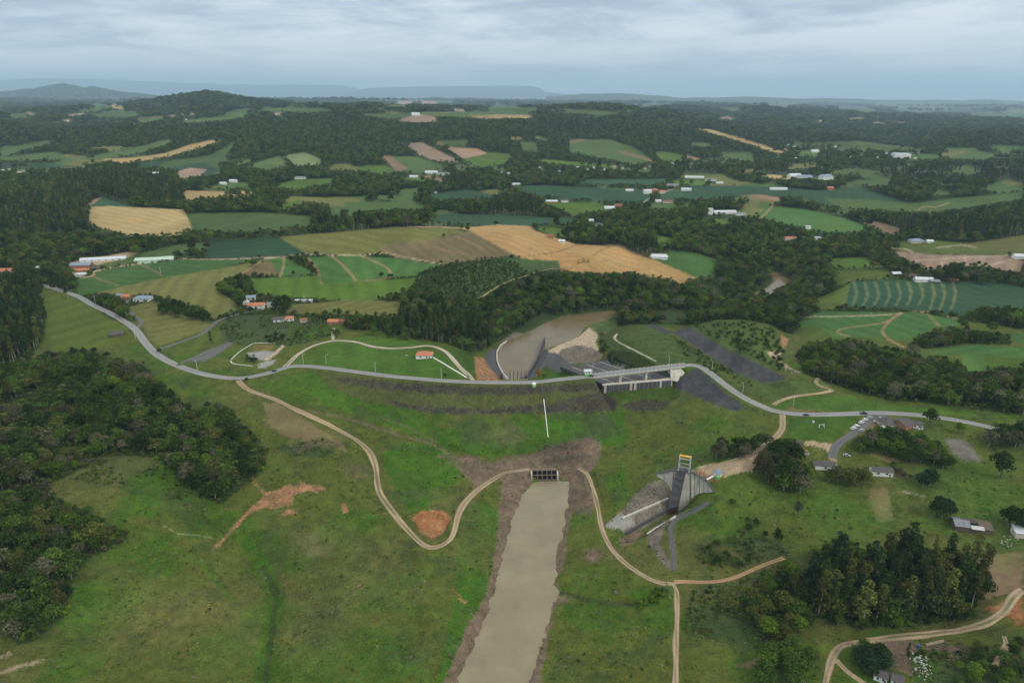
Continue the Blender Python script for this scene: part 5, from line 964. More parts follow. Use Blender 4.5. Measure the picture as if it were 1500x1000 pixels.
# the two length staff down the upstream face
ga, gb, gc2 = hit(793, 562), hit(796.5, 585), hit(803, 641); sg = empty('gauge_strip', ga, 0, "narrow stair strip down the grassy dam face, its lower half white", 'gauge strip')
for nm, a, b, mt, wd_ in (('brown_run', ga, gb, M_WOOD, .5), ('white_run', gb, gc2, M_WHITE, .55)):
    for i in range(8): s, e = a.lerp(b, i/8), a.lerp(b, (i+.93)/8); s.z = float(ground(s.x, s.y))+.35; e.z = float(ground(e.x, e.y))+.35; MB().beam(s-ga, e-ga, wd_, .5).build('step', mt, sg)
# ---- street lamps, poles
def pole(px, py, h, label, dark=False, arm=True, rz=0.0):
    p = hit(px, py) if py > 0 else None; r = empty('street_lamp' if arm else 'utility_pole', p, rz, label, 'street lamp' if arm else 'pole', 'street lamps along the road and lawn' if arm else 'utility poles')
    MB().cyl((0, 0, -.5), .2, .13, h+.5, 7).build('post', M_DPOST if dark else M_POST, r)
    if arm: MB().beam((0, 0, h-.1), (1.5, 0, h+.35), .12).build('arm', M_POST, r); MB().box((1.7, 0, h+.38), (.8, .3, .18)).build('lamp_head', M_WHITE, r)
    else: MB().beam((-1, 0, h-.7), (1, 0, h-.7), .14).build('cross_arm', M_DPOST, r)
for i, (a, b, t) in enumerate([(444.5, 532, "at the corner where the gravel path leaves the road"), (478, 533, "on the lawn edge above the two road forks"), (550, 545, "at the middle of the park lawn edge"), (646.5, 554.5, "beside the small round tree on the lawn"), (980, 534.5, "at the far railing of the bridge"), (1043, 541, "on the bend just past the bridge"), (1088, 575, "beside the long straight below the bridge"), (1162, 594, "on the verge where the sandy track begins"), (289, 541, "on the outer bend by the dark apron"), (868, 547, "tall beside the white kiosk at the bridge head")]):
    pole(a, b, 9 if i < 9 else 11, f"pale street lamp {t}", False, True, .6*i)
for a, b, t in [(1245.5, 601, "west of two on the verge behind the parked cars"), (1282, 599, "east of two on the verge behind the parked cars"), (235.5, 401, "alone between the green plots"), (140, 444, "at the roadside below the green plots"), (198.5, 496, "at the roadside above the wooden barn"), (446, 441, "beside the low white trough shed")]: pole(a, b, 9.5, f"utility pole {t}", a > 1000, False, .3)
# ---- cars
def car_proto(pickup=False):
    body = [(-2.15, .35), (2.15, .35), (2.2, .75), (1.95, .92), (1.05, 1.0), (-2.1, 1.02), (-2.2, .7)]; top = [(-1.75, 1.0), (.95, 1.0), (.35, 1.5), (-1.3, 1.52)] if not pickup else [(-.5, 1.0), (1.0, 1.0), (.5, 1.65), (-.4, 1.65)]
    glass = MB().ext([(a*1.0, -.78, b) for a, b in top], (0, 1.56, 0)); cap = MB().ext([(a*.86-.05, -.74, 1.46 if not pickup else 1.6) for a in (top[3][0]/.86, top[2][0]/.86)]+[(top[2][0]-.02, -.74, 1.56 if not pickup else 1.7), (top[3][0]+.02, -.74, 1.56 if not pickup else 1.7)], (0, 1.48, 0))
    return MB().ext([(a, -.88, b) for a, b in body], (0, 1.76, 0)), glass, cap
wh = MB(); n = 10; wh.add([(.33*math.cos(6.283*i/n), s, .33*math.sin(6.283*i/n)) for s in (-.11, .11) for i in range(n)], [tuple(range(n))[::-1], tuple(range(n, 2*n))]+[(i, (i+1) % n, n+(i+1) % n, n+i) for i in range(n)]); whm = wh.mesh('wheel', M_TYRE)
GL = {}
def car(px, py, rz, mat, label, group=None, pickup=False, s=1.0, on=None):
    if (mat.name, pickup) not in GL: b, g_, c = car_proto(pickup); GL[(mat.name, pickup)] = (b.mesh('body', mat), g_.mesh('window', M_GLASS), c.mesh('roof', mat))
    p = hit(px, py) if on is None else Vector(P(px, py, on)); p.z += .12; r = empty('parked_car' if not pickup else 'pickup_truck', p, R(rz), label, 'car' if not pickup else 'pickup truck', group); r.scale = (s, s, s)
    for nm, me in zip(('body', 'window', 'roof'), GL[(mat.name, pickup)]): link(bpy.data.objects.new(nm, me), r)
    for a in (-1.35, 1.35):
        for b in (-.8, .8): w = link(bpy.data.objects.new('wheel', whm), r); w.location = (a, b, .33)
    KEEP.append((px, py, 7, float(proj(*p)[2])))
cg = 'white cars parked along the lane'
for a, b, rz, m, t in [(1249.5, 628.4, 22, M_CARW, "white car at the lower end of the parked row on the lane"), (1254.5, 624.8, 24, M_CARW, "white car second from the lower end of the parked row"), (1261.5, 619.6, 24, M_CARW, "white car in the middle of the parked row"), (1267, 615.6, 24, M_CARW, "white car second from the road end of the parked row"), (1274, 612.4, 20, M_CARS, "silver car at the road end of the parked row"), (1283.5, 617.6, 24, M_CARW, "white car parked across the lane nearer the thicket"), (1290, 614.2, 24, M_CARW, "white car parked against the dark roofed building"), (1262, 631.4, 15, M_CARS, "silver car alone under the thicket edge"), (1240, 668, -25, M_CARS, "pale car parked near the first white cottage")]: car(a, b, rz, m, t, cg, s=1.12)
car(1265, 606.2, -3, M_CARD, "dark pickup truck on the road above the parked cars", None, True, 1.25); car(402, 544, 12, M_CARD, "dark car driving the road bend beside the gravel path", None, False, 1.1); car(1181, 608.5, -4, M_CARD, "dark car on the road near the dirt access turning"); car(866.5, 551.5, 8, M_CARD, "dark car beside the kiosk at the bridge head", None, False, 1.0, 40.1)
# ---- small things on the ground
p = hit(1345, 948); b = empty('barrel', p, 0, "blue barrel beside the dirt road", 'barrel'); MB().cyl((0, 0, -.1), .7, .7, 1.8, 12).build('drum', M_BLUE, b); MB().cyl((0, 0, 1.702), .6, .6, .06, 12).build('lid', M_BLUE, b)
pa, pb = hit(1356, 945), hit(1382, 939); lp = empty('log_pile', pa, 0, "long pale pile of stacked logs beside the dirt road", 'log pile')
for i in range(9):
    a, c = pa.lerp(pb, i/9), pa.lerp(pb, (i+.9)/9); 
    for k in range(3): MB().beam(a-pa+Vector((0, k*.45-.4, .35+.4*(k == 1))), c-pa+Vector((0, k*.45-.4, .4+.4*(k == 1))), .5).build('log', pm('log_end', (.30, .25, .18), .9, .1, .2, 2) if (i, k) == (0, 0) else MATS['log_end'], lp)
sf = empty('play_frame', hit(1203, 626), .2, "pale swing frame standing on the grass beside the lane", 'swing frame')
for x in (-2, 2):
    for y in (-1, 1): MB().beam((x, y, 0), (x, 0, 2.6), .22).build('leg', M_WHITE, sf)
MB().beam((-2.2, 0, 2.6), (2.2, 0, 2.6), .25).build('top_bar', M_WHITE, sf)
wb = empty('white_block', hit(1191, 618.5), 0, "small white block alone on the grass above the swing frame", 'white block'); MB().cyl((0, 0, -.2), .9, .9, 1.6, 10).build('drum', M_WHITE, wb); MB().cyl((0, 0, 1.402), .7, .3, .3, 10).build('lid', M_GREY, wb)  # unidentified white block, built as a lidded drum
def heap(px, py, rx, n, mat, name, label, s=(.6, 1.8), cat='rubble heap'):
    c = hit(px, py); m = MB()
    for i in range(n):
        x, y = rg2.normal(0, rx), rg2.normal(0, rx*.9); a = rg2.uniform(0, 3.14); l = rg2.uniform(*s); z = float(ground(c.x+x, c.y+y))-c.z
        m.beam((x-l*.5*math.cos(a), y-l*.5*math.sin(a), z+rg2.uniform(.05, .7)), (x+l*.5*math.cos(a), y+l*.5*math.sin(a), z+rg2.uniform(.05, .9)), rg2.uniform(.2, .6), rg2.uniform(.08, .35))
    o = m.build(name, mat); o.location = c; o['kind'] = 'stuff'; o['label'] = label
rg2 = np.random.default_rng(3)
heap(1348, 968, 1.5, 46, M_PLASTIC, 'rubble', "white rubble heap beside the derelict huts"); heap(1352, 985, 2.2, 30, M_PLASTIC, 'rubble', "scattered white rubble below the heap", (.3, .9)); heap(1180, 664, 1.6, 16, M_PLASTIC, 'debris', "white debris beside the red brown hut"); heap(1475, 792, 3.0, 14, M_PLASTIC, 'debris', "white scraps on the grass near the cream shed", (.4, 1.2)); heap(1345, 627, 2.2, 16, M_PLASTIC, 'debris', "pale debris round the small white house"); heap(1395, 955, 5, 60, M_WOOD, 'debris', "brown brushwood heap at the scrub edge", (1, 3)); heap(450, 655, 5, 70, M_WOOD, 'debris', "pile of dead branches on the slope", (1, 3.5)); heap(595, 520.5, 1, 6, M_PLASTIC, 'debris', "small white blocks beside the park house", (.5, .9))
def sticks(spots, mat, name, label):
    m = MB()
    for px, py, n, rr in spots:
        c = hit(px, py)
        for i in range(n):
            x, y = c.x+rg2.normal(0, rr), c.y+rg2.normal(0, rr); a = rg2.uniform(0, 6.28); l = rg2.uniform(.5, 2.4); z = float(ground(x, y)); bx, by = x+l*math.cos(a), y+l*math.sin(a)
            m.beam((x, y, z+.12), (bx, by, float(ground(bx, by))+rg2.uniform(.1, .5)), rg2.uniform(.06, .13))
            if l > 2: m.beam(((x+bx)/2, (y+by)/2, z+.2), ((x+bx)/2+.9*math.cos(a+.8), (y+by)/2+.9*math.sin(a+.8), z+.5), .1)
    o = m.build(name, mat); o['kind'] = 'stuff'; o['label'] = label
sticks([(478, 905, 16, 5), (470, 945, 14, 4), (600, 965, 12, 2.5), (455, 885, 10, 5), (560, 900, 8, 8), (620, 850, 10, 4), (660, 700, 14, 9), (700, 650, 40, 22), (600, 640, 26, 18), (860, 650, 34, 14), (760, 640, 30, 25), (880, 600, 30, 14), (690, 920, 18, 8), (715, 870, 16, 7), (790, 940, 14, 6), (815, 830, 12, 6), (835, 740, 14, 6), (740, 780, 14, 7), (440, 570, 8, 10), (1150, 830, 10, 6), (950, 700, 10, 12), (900, 920, 10, 10), (960, 950, 10, 12), (300, 850, 10, 20), (180, 940, 10, 20)], pm('driftwood', (.23, .205, .17), .9, .1, .15, 1), 'driftwood', "bleached sticks and driftwood strewn over the drained meadow")
sticks([(930, 597, 90, 9), (905, 590, 60, 7), (800, 665, 120, 11), (840, 655, 60, 8), (800, 575, 70, 14), (760, 572, 60, 14), (840, 598, 60, 12)], M_WOOD, 'brushwood', "dark brushwood left in bands on the dam face")
# ------------------------------------------------------------------ trees
def leaf_mat(name, trans=0.25):
    m = bpy.data.materials.new(name); m.use_nodes = True; nt = m.node_tree; nt.nodes.clear()
    t = N(nt, 'ShaderNodeAttribute', attribute_type='INSTANCER', attribute_name='tint'); v = N(nt, 'ShaderNodeAttribute', attribute_name='lv')
    mx = N(nt, 'ShaderNodeMix', data_type='RGBA', blend_type='MULTIPLY', inp={0: 1.0}); L(nt, t, 'Color', mx, 6); L(nt, v, 'Color', mx, 7)
    d = N(nt, 'ShaderNodeBsdfDiffuse'); tr = N(nt, 'ShaderNodeBsdfTranslucent'); L(nt, mx, 2, d, 'Color'); L(nt, mx, 2, tr, 'Color')
    ms_ = N(nt, 'ShaderNodeMixShader', inp={0: trans}); L(nt, d, 0, ms_, 1); L(nt, tr, 0, ms_, 2)
    o = N(nt, 'ShaderNodeOutputMaterial'); L(nt, ms_, 0, o, 'Surface'); return m
LEAF = leaf_mat('foliage'); BARK = principled('bark', (.115, .095, .075), .9, .1, .3, 1.5); PALEBARK = principled('pale_bark', (.30, .27, .22), .85, .1, .3, 1.2)
def cards(centers, radii, per, size, rng, squash=0.8, up=0.25, var=.38):
    """leaf sprays spread through and over a cluster of rounded boughs"""
    Vv, Fv, Cv = [], [], []; k = 0
    tot = sum(r*r for r in radii)
    for c, r in zip(centers, radii):
        n = max(4, int(per*r*r/tot)); bl = rng.uniform(.72, 1.28)
        d = rng.normal(size=(n, 3)); d /= np.linalg.norm(d, axis=1)[:, None]; d[:, 2] = np.where(d[:, 2] < -0.45, -d[:, 2], d[:, 2])
        rr = r*rng.uniform(.72, 1.08, n)[:, None]
        p = np.array(c)+d*rr*np.array([1, 1, squash]); p[:, 2] = np.maximum(p[:, 2], .25)
        nn = d+rng.normal(size=(n, 3))*.45+np.array([0, 0, up]); nn /= np.linalg.norm(nn, axis=1)[:, None]
        a = np.cross(nn, rng.normal(size=(n, 3))); a /= np.linalg.norm(a, axis=1)[:, None]; b = np.cross(nn, a)
        s = size*rng.uniform(.6, 1.35, n)[:, None]; w = s*rng.uniform(.55, .95, n)[:, None]
        q = np.stack([p-a*s*.5, p-b*w*.5+nn*s*.06, p+a*s*.5, p+b*w*.5-nn*s*.05], 1)
        Vv.append(q.reshape(-1, 3)); Fv.append(np.arange(k, k+4*n).reshape(n, 4)); k += 4*n
        col = bl*rng.uniform(1-var, 1+var, n); hue = rng.normal(0, .07, n)
        cc = np.stack([col*(1+hue), col, col*(1-hue), np.ones(n)], 1); Cv.append(np.repeat(cc, 4, 0))
    return np.concatenate(Vv), np.concatenate(Fv), np.concatenate(Cv)
def tube(pts, rad, n=6):
    Vv, Fv = [], []
    for i, (p, r) in enumerate(zip(pts, rad)):
        for j in range(n):
            a = 2*math.pi*j/n; Vv.append((p[0]+r*math.cos(a), p[1]+r*math.sin(a), p[2]))
    for i in range(len(pts)-1):
        for j in range(n): Fv.append((i*n+j, i*n+(j+1) % n, (i+1)*n+(j+1) % n, (i+1)*n+j))
    return np.array(Vv), np.array(Fv)
def join(parts):
    Vv, Fv, k = [], [], 0
    for v, f in parts: Vv.append(v); Fv.append(f+k); k += len(v)
    return np.concatenate(Vv), np.concatenate(Fv)
PROTO = {}
def proto(kind, seed, h, crown, limbs, per, size, bark, squash=.8, up=.25):
    rng = np.random.default_rng(seed)
    cs, rs = crown(rng)
    v, f, c = cards(cs, rs, per, size, rng, squash, up)
    cm = mesh_np('crown', v, f, [LEAF]); set_attr(cm, 'lv', c)
    tm = None
    if limbs is not None:
        tv, tf = join([tube(*l) for l in limbs(rng)]); tm = mesh_np('trunk', tv, tf, [bark], True)
        V2, F2 = join([(v, f), (tv, tf)]); mi = np.concatenate([np.zeros(len(f)), np.ones(len(tf))])
        jm = mesh_np('whole_tree', V2, F2, [LEAF, bark], False, mi); set_attr(jm, 'lv', np.concatenate([c, np.ones((len(tv), 4))]))
    else: jm = cm
    PROTO.setdefault(kind, []).append((cm, tm, bpy.data.objects.new('proto_'+kind, jm), h))
def crown_broad(H_, R_, n, base=.27):
    def f(rng):
        cs, rs = [], []
        for i in range(n):
            a = i*2.4+rng.uniform(-.5, .5); t = rng.uniform(0, 1)**.5; rad = R_*.68*t
            z = H_*(base+.14+(1-base-.32)*rng.uniform(.05, 1)*(1-.45*t*t))
            cs.append((rad*math.cos(a), rad*math.sin(a), z)); rs.append(R_*rng.uniform(.36, .56))
        cs.append((0, 0, H_*.78)); rs.append(R_*.52); cs.append((0, 0, H_*.5)); rs.append(R_*.6); return cs, rs
    return f
def limbs_broad(H_, R_, tr):
    def f(rng):
        l = [([(0, 0, -.6), (.1, 0, H_*.25), (rng.uniform(-.3, .3), rng.uniform(-.3, .3), H_*.72)], [tr, tr*.75, tr*.3])]
        for i in range(4):
            a = rng.uniform(0, 6.28); l.append(([(0, 0, H_*.28), (R_*.3*math.cos(a), R_*.3*math.sin(a), H_*.48), (R_*.6*math.cos(a), R_*.6*math.sin(a), H_*.66)], [tr*.55, tr*.35, tr*.15]))
        return l
    return f
def crown_euc(H_, R_, n):
    def f(rng):
        cs, rs = [], []
        for i in range(n):
            t = (i+.5)/n; z = H_*(.36+.6*t); rad = R_*(.75-.5*t)*rng.uniform(.3, 1); a = rng.uniform(0, 6.28)
            cs.append((rad*math.cos(a), rad*math.sin(a), z)); rs.append(R_*rng.uniform(.42, .66)*(1.1-.45*t))
        return cs, rs
    return f
def limbs_euc(H_, R_, tr):
    def f(rng):
        l = [([(0, 0, -.6), (.15, 0, H_*.4), (rng.uniform(-.3, .3), .2, H_*.92)], [tr, tr*.75, tr*.2])]
        for i in range(3):
            a = rng.uniform(0, 6.28); l.append(([(0, 0, H_*.42), (R_*.5*math.cos(a), R_*.5*math.sin(a), H_*.62)], [tr*.4, tr*.15]))
        return l
    return f
for i, (h, r, n) in enumerate([(11, 4.8, 15), (13, 4.6, 16), (9.5, 5.0, 15), (12, 4.0, 14), (10.5, 5.6, 18)]): proto('broad', 100+i, h, crown_broad(h, r, n), limbs_broad(h, r, .3), 820, .95, BARK if i % 2 else PALEBARK)
for i, (h, r, n) in enumerate([(24, 4.0, 13), (26, 3.6, 14), (22, 4.4, 12)]): proto('euc', 200+i, h, crown_euc(h, r, n), limbs_euc(h, r, .34), 700, 1.05, PALEBARK, 1.0, .1)
for i, (h, r, n) in enumerate([(2.6, 1.7, 6), (2.0, 1.9, 7), (3.2, 1.5, 6)]): proto('shrub', 300+i, h, crown_broad(h, r, n, .1), limbs_broad(h, r, .06), 150, .55, BARK)
for i, (h, r, n) in enumerate([(11, 5.0, 8), (12.5, 4.6, 8), (10, 5.4, 9)]): proto('lod', 400+i, h, crown_broad(h, r, n), None, 150, 2.0, BARK)
for i, (h, r, n) in enumerate([(24, 4.2, 8), (26, 3.8, 8)]): proto('euclod', 500+i, h, crown_euc(h, r, n), limbs_euc(h, r, .4), 150, 2.1, PALEBARK, 1.0, .1)
for i, (h, r, n) in enumerate([(13, 9.5, 12), (12, 11, 14)]): proto('clump', 600+i, h, crown_broad(h, r, n), None, 170, 3.6, BARK)
for i in range(3): proto('tuft', 700+i, .8, (lambda rng: ([(rng.uniform(-.5, .5), rng.uniform(-.5, .5), .15) for _ in range(3)], [rng.uniform(.3, .55) for _ in range(3)])), None, 26, .55, BARK, .6, 1.6)

def scatter(name, kinds, pts, label=None):
    """one object of many plants: points carry rotation, size and leaf colour"""
    if not pts: return
    prot = [p for k in kinds for p in PROTO[k]]; off = {}; c = 0
    for k in kinds: off[k] = c; c += len(PROTO[k])
    A = np.array([p[:3] for p in pts]); me = bpy.data.meshes.new(name); me.vertices.add(len(A)); me.vertices.foreach_set('co', A.astype(np.float32).ravel())
    set_attr(me, 'rot', np.array([(p[7], p[8], p[3]) for p in pts]), 'FLOAT_VECTOR'); set_attr(me, 'scl', np.array([(p[4]*p[9], p[4]*p[9], p[4]) for p in pts]), 'FLOAT_VECTOR')
    set_attr(me, 'tint', np.array([(*p[5], 1) for p in pts])); set_attr(me, 'pick', np.array([off[p[6]]+p[10] % len(PROTO[p[6]]) for p in pts]), 'INT')
    o = link(bpy.data.objects.new(name, me)); o['kind'] = 'stuff'
    if label: o['label'] = label
    g = bpy.data.node_groups.new(name, 'GeometryNodeTree')
    g.interface.new_socket('Geometry', in_out='INPUT', socket_type='NodeSocketGeometry'); g.interface.new_socket('Geometry', in_out='OUTPUT', socket_type='NodeSocketGeometry')
    gi = g.nodes.new('NodeGroupInput'); go = g.nodes.new('NodeGroupOutput'); jn = g.nodes.new('GeometryNodeJoinGeometry')
    def named(n, t):
        x = g.nodes.new('GeometryNodeInputNamedAttribute'); x.data_type = t; x.inputs['Name'].default_value = n; return x
    ro, sc, pk = named('rot', 'FLOAT_VECTOR'), named('scl', 'FLOAT_VECTOR'), named('pick', 'INT')
    for i, p in enumerate(prot):
        oi = g.nodes.new('GeometryNodeObjectInfo'); oi.inputs['Object'].default_value = p[2]; oi.inputs['As Instance'].default_value = True
        cm = g.nodes.new('FunctionNodeCompare'); cm.data_type = 'INT'; cm.operation = 'EQUAL'
        ins = [s for s in cm.inputs if s.type == 'INT']; g.links.new(pk.outputs['Attribute'], ins[0]); ins[1].default_value = i
        ip = g.nodes.new('GeometryNodeInstanceOnPoints'); g.links.new(gi.outputs[0], ip.inputs['Points']); g.links.new(cm.outputs['Result'], ip.inputs['Selection'])
        g.links.new(oi.outputs['Geometry'], ip.inputs['Instance']); g.links.new(ro.outputs['Attribute'], ip.inputs['Rotation']); g.links.new(sc.outputs['Attribute'], ip.inputs['Scale'])
        g.links.new(ip.outputs['Instances'], jn.inputs[0])
    g.links.new(jn.outputs[0], go.inputs[0]); md = o.modifiers.new('plants', 'NODES'); md.node_group = g; return o

T_DK, T_MD, T_OL, T_GR, T_BR, T_EU, T_BL = (.034, .060, .014), (.062, .105, .018), (.094, .104, .024), (.105, .105, .058), (.096, .158, .016), (.042, .062, .020), (.030, .060, .028)
def tint_mix(x, y, rng, pal):
    n = float(vnoise(x/28, y/28, 61)); i = min(len(pal)-1, int((0.35*n+0.65*rng.random())*len(pal)))
    k = rng.uniform(.6, 1.45); return tuple(c*k for c in pal[i])
def ptin(poly):
    p = [tuple(map(float, t.split(','))) for t in poly.split()]; return lambda px, py: bool(in_poly(np.array([px]), np.array([py]), p)[0])
def polyxy(poly): return [tuple(map(float, t.split(','))) for t in poly.split()]
EUC_AREAS = [EU_L, EU_R, "75,300 95,262 180,256 262,272 274,303 240,302 180,298 140,288 110,298", "1103,257 1198,257 1198,246 1103,246", "1000,250 1050,246 1050,254 1000,258", "715,314 788,317 790,298 718,296", "1262,252 1330,246 1420,246 1500,240 1700,250 1700,270 1500,268 1400,265 1262,266",
             "140,348 232,348 232,338 140,336", "305,343 372,343 372,334 305,334", "462,338 540,338 540,326 462,326", "925,374 960,374 960,362 925,362", "660,275 692,276 690,262 662,262", "1200,235 1217,235 1217,228 1200,228", "585,470 690,470 720,512 650,508 590,490", "1275,330 1500,325 1700,320 1700,350 1500,345 1400,352 1330,345", "0,345 60,350 140,345 140,300 60,290 0,300", "1440,560 1500,560 1500,548 1440,548"]
WOODY = np.zeros(256, bool); WOODY[CI['woods']] = True
cand = []
def band(z0, z1, sp, per):
    y0, y1 = z0*.86, z1*1.06
    ny = int((y1-y0)/sp); ys = y0+np.arange(ny)*sp
    for y in ys:
        hw = y*.86+30; nx = int(2*hw/sp); x = -hw+np.arange(nx)*sp+RNG.uniform(-.42, .42, nx)*sp; yy = y+RNG.uniform(-.42, .42, nx)*sp
        fu, fv = fidx(x, yy); h = bil(H, fu, fv); px, py, z = proj(x, yy, h)
        hd = hid_px[np.clip(np.round(fv).astype(int), 0, NR-1), np.clip(np.round(fu).astype(int), 0, NC-1)]
        m = (z >= z0) & (z < z1) & (px > -170) & (px < 1670) & (py < 1120) & (hd < (10 if z0 > 900 else 25)) & (h > -.3) & ~ROADMASK[np.clip(np.round(fv).astype(int), 0, NR-1), np.clip(np.round(fu).astype(int), 0, NC-1)]
        if m.any(): per.append(np.stack([x[m], yy[m], h[m], px[m], py[m], z[m]], -1))
    
def gather(z0, z1, sp):
    per = []; band(z0, z1, sp, per); return np.concatenate(per) if per else np.zeros((0, 6))
_KP = np.array(KEEP) if KEEP else np.zeros((0, 4))
def keepout(px, py, hp, z):               # plots of the buildings and the open ground in front of them
    return bool(((np.abs(_KP[:, 0]-px) < _KP[:, 2]) & (py > _KP[:, 1]-7*1000/_KP[:, 3]*.5-2) & (py-hp < _KP[:, 1]-1) & (py < _KP[:, 1]+70*600/_KP[:, 3])).any())
TREES = []    # x, y, z, rot, scale, tint, kind, tiltx, tilty, widthfactor, pick, screen height, zone
def add_tree(x, y, z, kind, s, tint, rng, zone=None, wf=None, depth=None):
    h = PROTO[kind][0][3]*s
    TREES.append((x, y, z, rng.uniform(0, 6.28), s, tint, kind, rng.normal(0, .04), rng.normal(0, .04), wf or rng.uniform(.85, 1.2), int(rng.integers(0, 99)), h/(depth or 1), zone))
rg = np.random.default_rng(5)
PAL_W = [T_DK, T_DK, T_MD, T_MD, T_DK, T_OL, T_MD, T_GR, T_BR, T_MD]
PAL_F = [T_DK, T_MD, T_DK, T_MD, T_OL, T_DK]
for z0, z1, sp, lod in [(200, 560, 6.9, 0), (560, 1150, 7.2, 0), (1150, 2000, 8.0, 1), (2000, 3600, 11, 1), (3600, 6200, 20, 2), (6200, 11000, 40, 2), (11000, 20000, 95, 2)]:
    G = gather(z0, z1, sp); x, y, h, px, py, z = G.T
    c = sample(px, py, ras)
    m = WOODY[c] | ((c == CI['farm']) & (RNG.random(len(c)) < .22)); G = G[m]; x, y, h, px, py, z = G.T
    eu = np.zeros(len(G), bool)
    for e in EUC_AREAS: eu |= in_poly(px, py, polyxy(e))
    gapn = fbm(x/30, y/30, 3, 66)
    for i in range(len(G)):
        if lod == 0 and not eu[i] and gapn[i] > .66 and rg.random() < .7: continue
        if eu[i]: kind = 'euclod' if lod else 'euc'; s = rg.uniform(.75, 1.12)
        else: kind = ('broad', 'lod', 'clump')[lod]; s = rg.uniform(.66, 1.5)*(1, 1.12, 1.25)[lod]*(2.4 if z0 > 10000 else 1.5 if z0 > 6000 else 1)
        hp = PROTO[kind][0][3]*s/z[i]*FPX*.85
        cc = ras[min(RH-1, max(0, int((py[i]-hp-RY0)*RS))), min(RW-1, max(0, int((px[i]-RX0)*RS)))]
        inE = z[i] < 560 and eu[i]
        if inE: s *= 1.22
        if keepout(px[i], py[i], hp, z[i]): continue
        if not inE and not (WOODY[cc] or cc == CI['farm']) and z[i] < 5000 and py[i]-hp > 138:
            s *= rg.uniform(.35, .6)
            if eu[i]: kind = 'lod' if lod else 'broad'
            if rg.random() < .25: continue
        t = tint_mix(x[i], y[i], rg, [T_EU, T_EU, T_DK, T_OL, T_BL] if eu[i] else (PAL_W if z0 < 1000 else PAL_F))
        add_tree(x[i], y[i], h[i], kind, s, t, rg, ('wood', px[i], py[i]), None, z[i])

def tone(c):
    l = .3*c[0]+.6*c[1]+.1*c[2]
    if c[0] > c[1]*.98: return 'greyish'
    if c[0] > c[1]*.82: return 'olive' if l > .07 else 'dark olive'
    return 'very dark' if l < .042 else 'deep green' if l < .068 else 'mid green' if l < .105 else 'bright green'
def clump(kind, poly, n, s0, s1, pal, label, group, wf=None):
    pts = polyxy(poly)
    xs = [a for a, _ in pts]; ys = [b for _, b in pts]; k = 0; t = 0
    while k < n and t < n*40:
        t += 1; px, py = rg.uniform(min(xs), max(xs)), rg.uniform(min(ys), max(ys))
        if len(pts) > 2 and not in_poly(np.array([px]), np.array([py]), pts)[0]: continue
        p = hit(px, py); d = proj(p.x, p.y, p.z)[2]; tn = pal[int(rg.integers(0, len(pal)))]; q = rg.uniform(.8, 1.2)
        tc = tuple(c*q for c in tn); lb = label if n < 13 else tone(tc)+' '+re.sub(r'^(large |small |tall )?(dark |bright green |green |greyish |low green )', lambda m_: m_.group(1) or '', label)
        add_tree(p.x, p.y, p.z, kind, rg.uniform(s0, s1), tc, rg, ('named', lb, group), wf, float(d)); k += 1
def one(kind, px, py, s, tint, label, wf=None): 
    p = hit(px, py); add_tree(p.x, p.y, p.z, kind, s, tint, rg, ('named', label, None), wf, float(proj(p.x, p.y, p.z)[2]))
clump('broad', "1040,664 1065,655 1100,655 1128,652 1120,664 1075,674 1048,672", 24, .8, 1.2, [T_DK, T_GR, T_MD, T_DK], "broadleaf tree in the clump between the grass slope and the intake yard", "trees of the clump above the intake yard")
clump('broad', "1112,690 1125,672 1140,660 1170,672 1176,700 1172,728 1150,735 1125,712", 26, 1.0, 1.5, [T_DK, T_DK, T_MD, T_GR, (.055, .055, .025)], "large dark broadleaf tree in the clump beside the dirt access road", "trees of the clump beside the access road")
clump('broad', "1246,656 1268,648 1300,641 1330,650 1372,668 1395,690 1370,697 1340,682 1300,668 1250,668", 52, .7, 1.15, [T_DK, T_MD, T_MD, T_BR, T_GR], "broadleaf tree in the thicket behind the two white cottages", "trees of the thicket behind the white cottages")
clump('broad', "1206,706 1235,698 1268,705 1262,718 1225,722", 9, .85, 1.2, [T_OL, T_GR, T_MD], "greyish broadleaf tree on the slope below the two white cottages", "trees below the white cottages")
clump('broad', "1440,652 1460,640 1500,634 1500,655 1460,660", 14, 1.1, 1.5, [T_DK, T_GR, T_DK], "dark broadleaf tree in the group at the end of the asphalt road", "trees where the road leaves the picture")
clump('broad', "1345,716 1358,703 1373,708 1375,718 1358,722", 4, .95, 1.25, [T_DK, T_BL], "dark tree of the small clump east of the second white cottage", "dark trees near the second cottage")
clump('broad', "1356,752 1382,748 1386,758 1362,760", 4, 1.05, 1.3, [T_DK, T_BL], "dark tree of the small clump beside the ruined grey barn", "dark trees beside the ruined barn")
one('broad', 1465, 700, 1.7, T_DK, "lone big round dark tree on the grass beside the paved slab", 1.0); one('broad', 1362, 622, 1.15, T_DK, "round dark tree beside the road behind the debris covered house", 1.2); one('broad', 1403, 634, .8, T_BR, "small bright green tree on the verge near the paved slab")
clump('broad', "1468,772 1490,762 1500,770 1500,776 1475,780", 4, 1.1, 1.4, [T_DK], "dark tree overhanging the small white roofed shed", "dark trees over the white roofed shed")
one('broad', 1168, 757, 1.05, (.075, .105, .05), "slender pale green tree alone on the grass slope", .6); one('broad', 1138, 797, 1.1, T_DK, "dark bushy tree alone on the slope above the wood", .7); one('broad', 1073, 738, .45, T_MD, "small bush tree just beside the end of the intake wall")
clump('broad', "1095,985 1130,960 1165,955 1190,975 1185,1010 1110,1015", 18, .8, 1.2, [T_BR, (.065, .12, .02), T_MD], "bright green tree in the thicket at the bottom edge of the picture", "bright trees at the bottom edge")
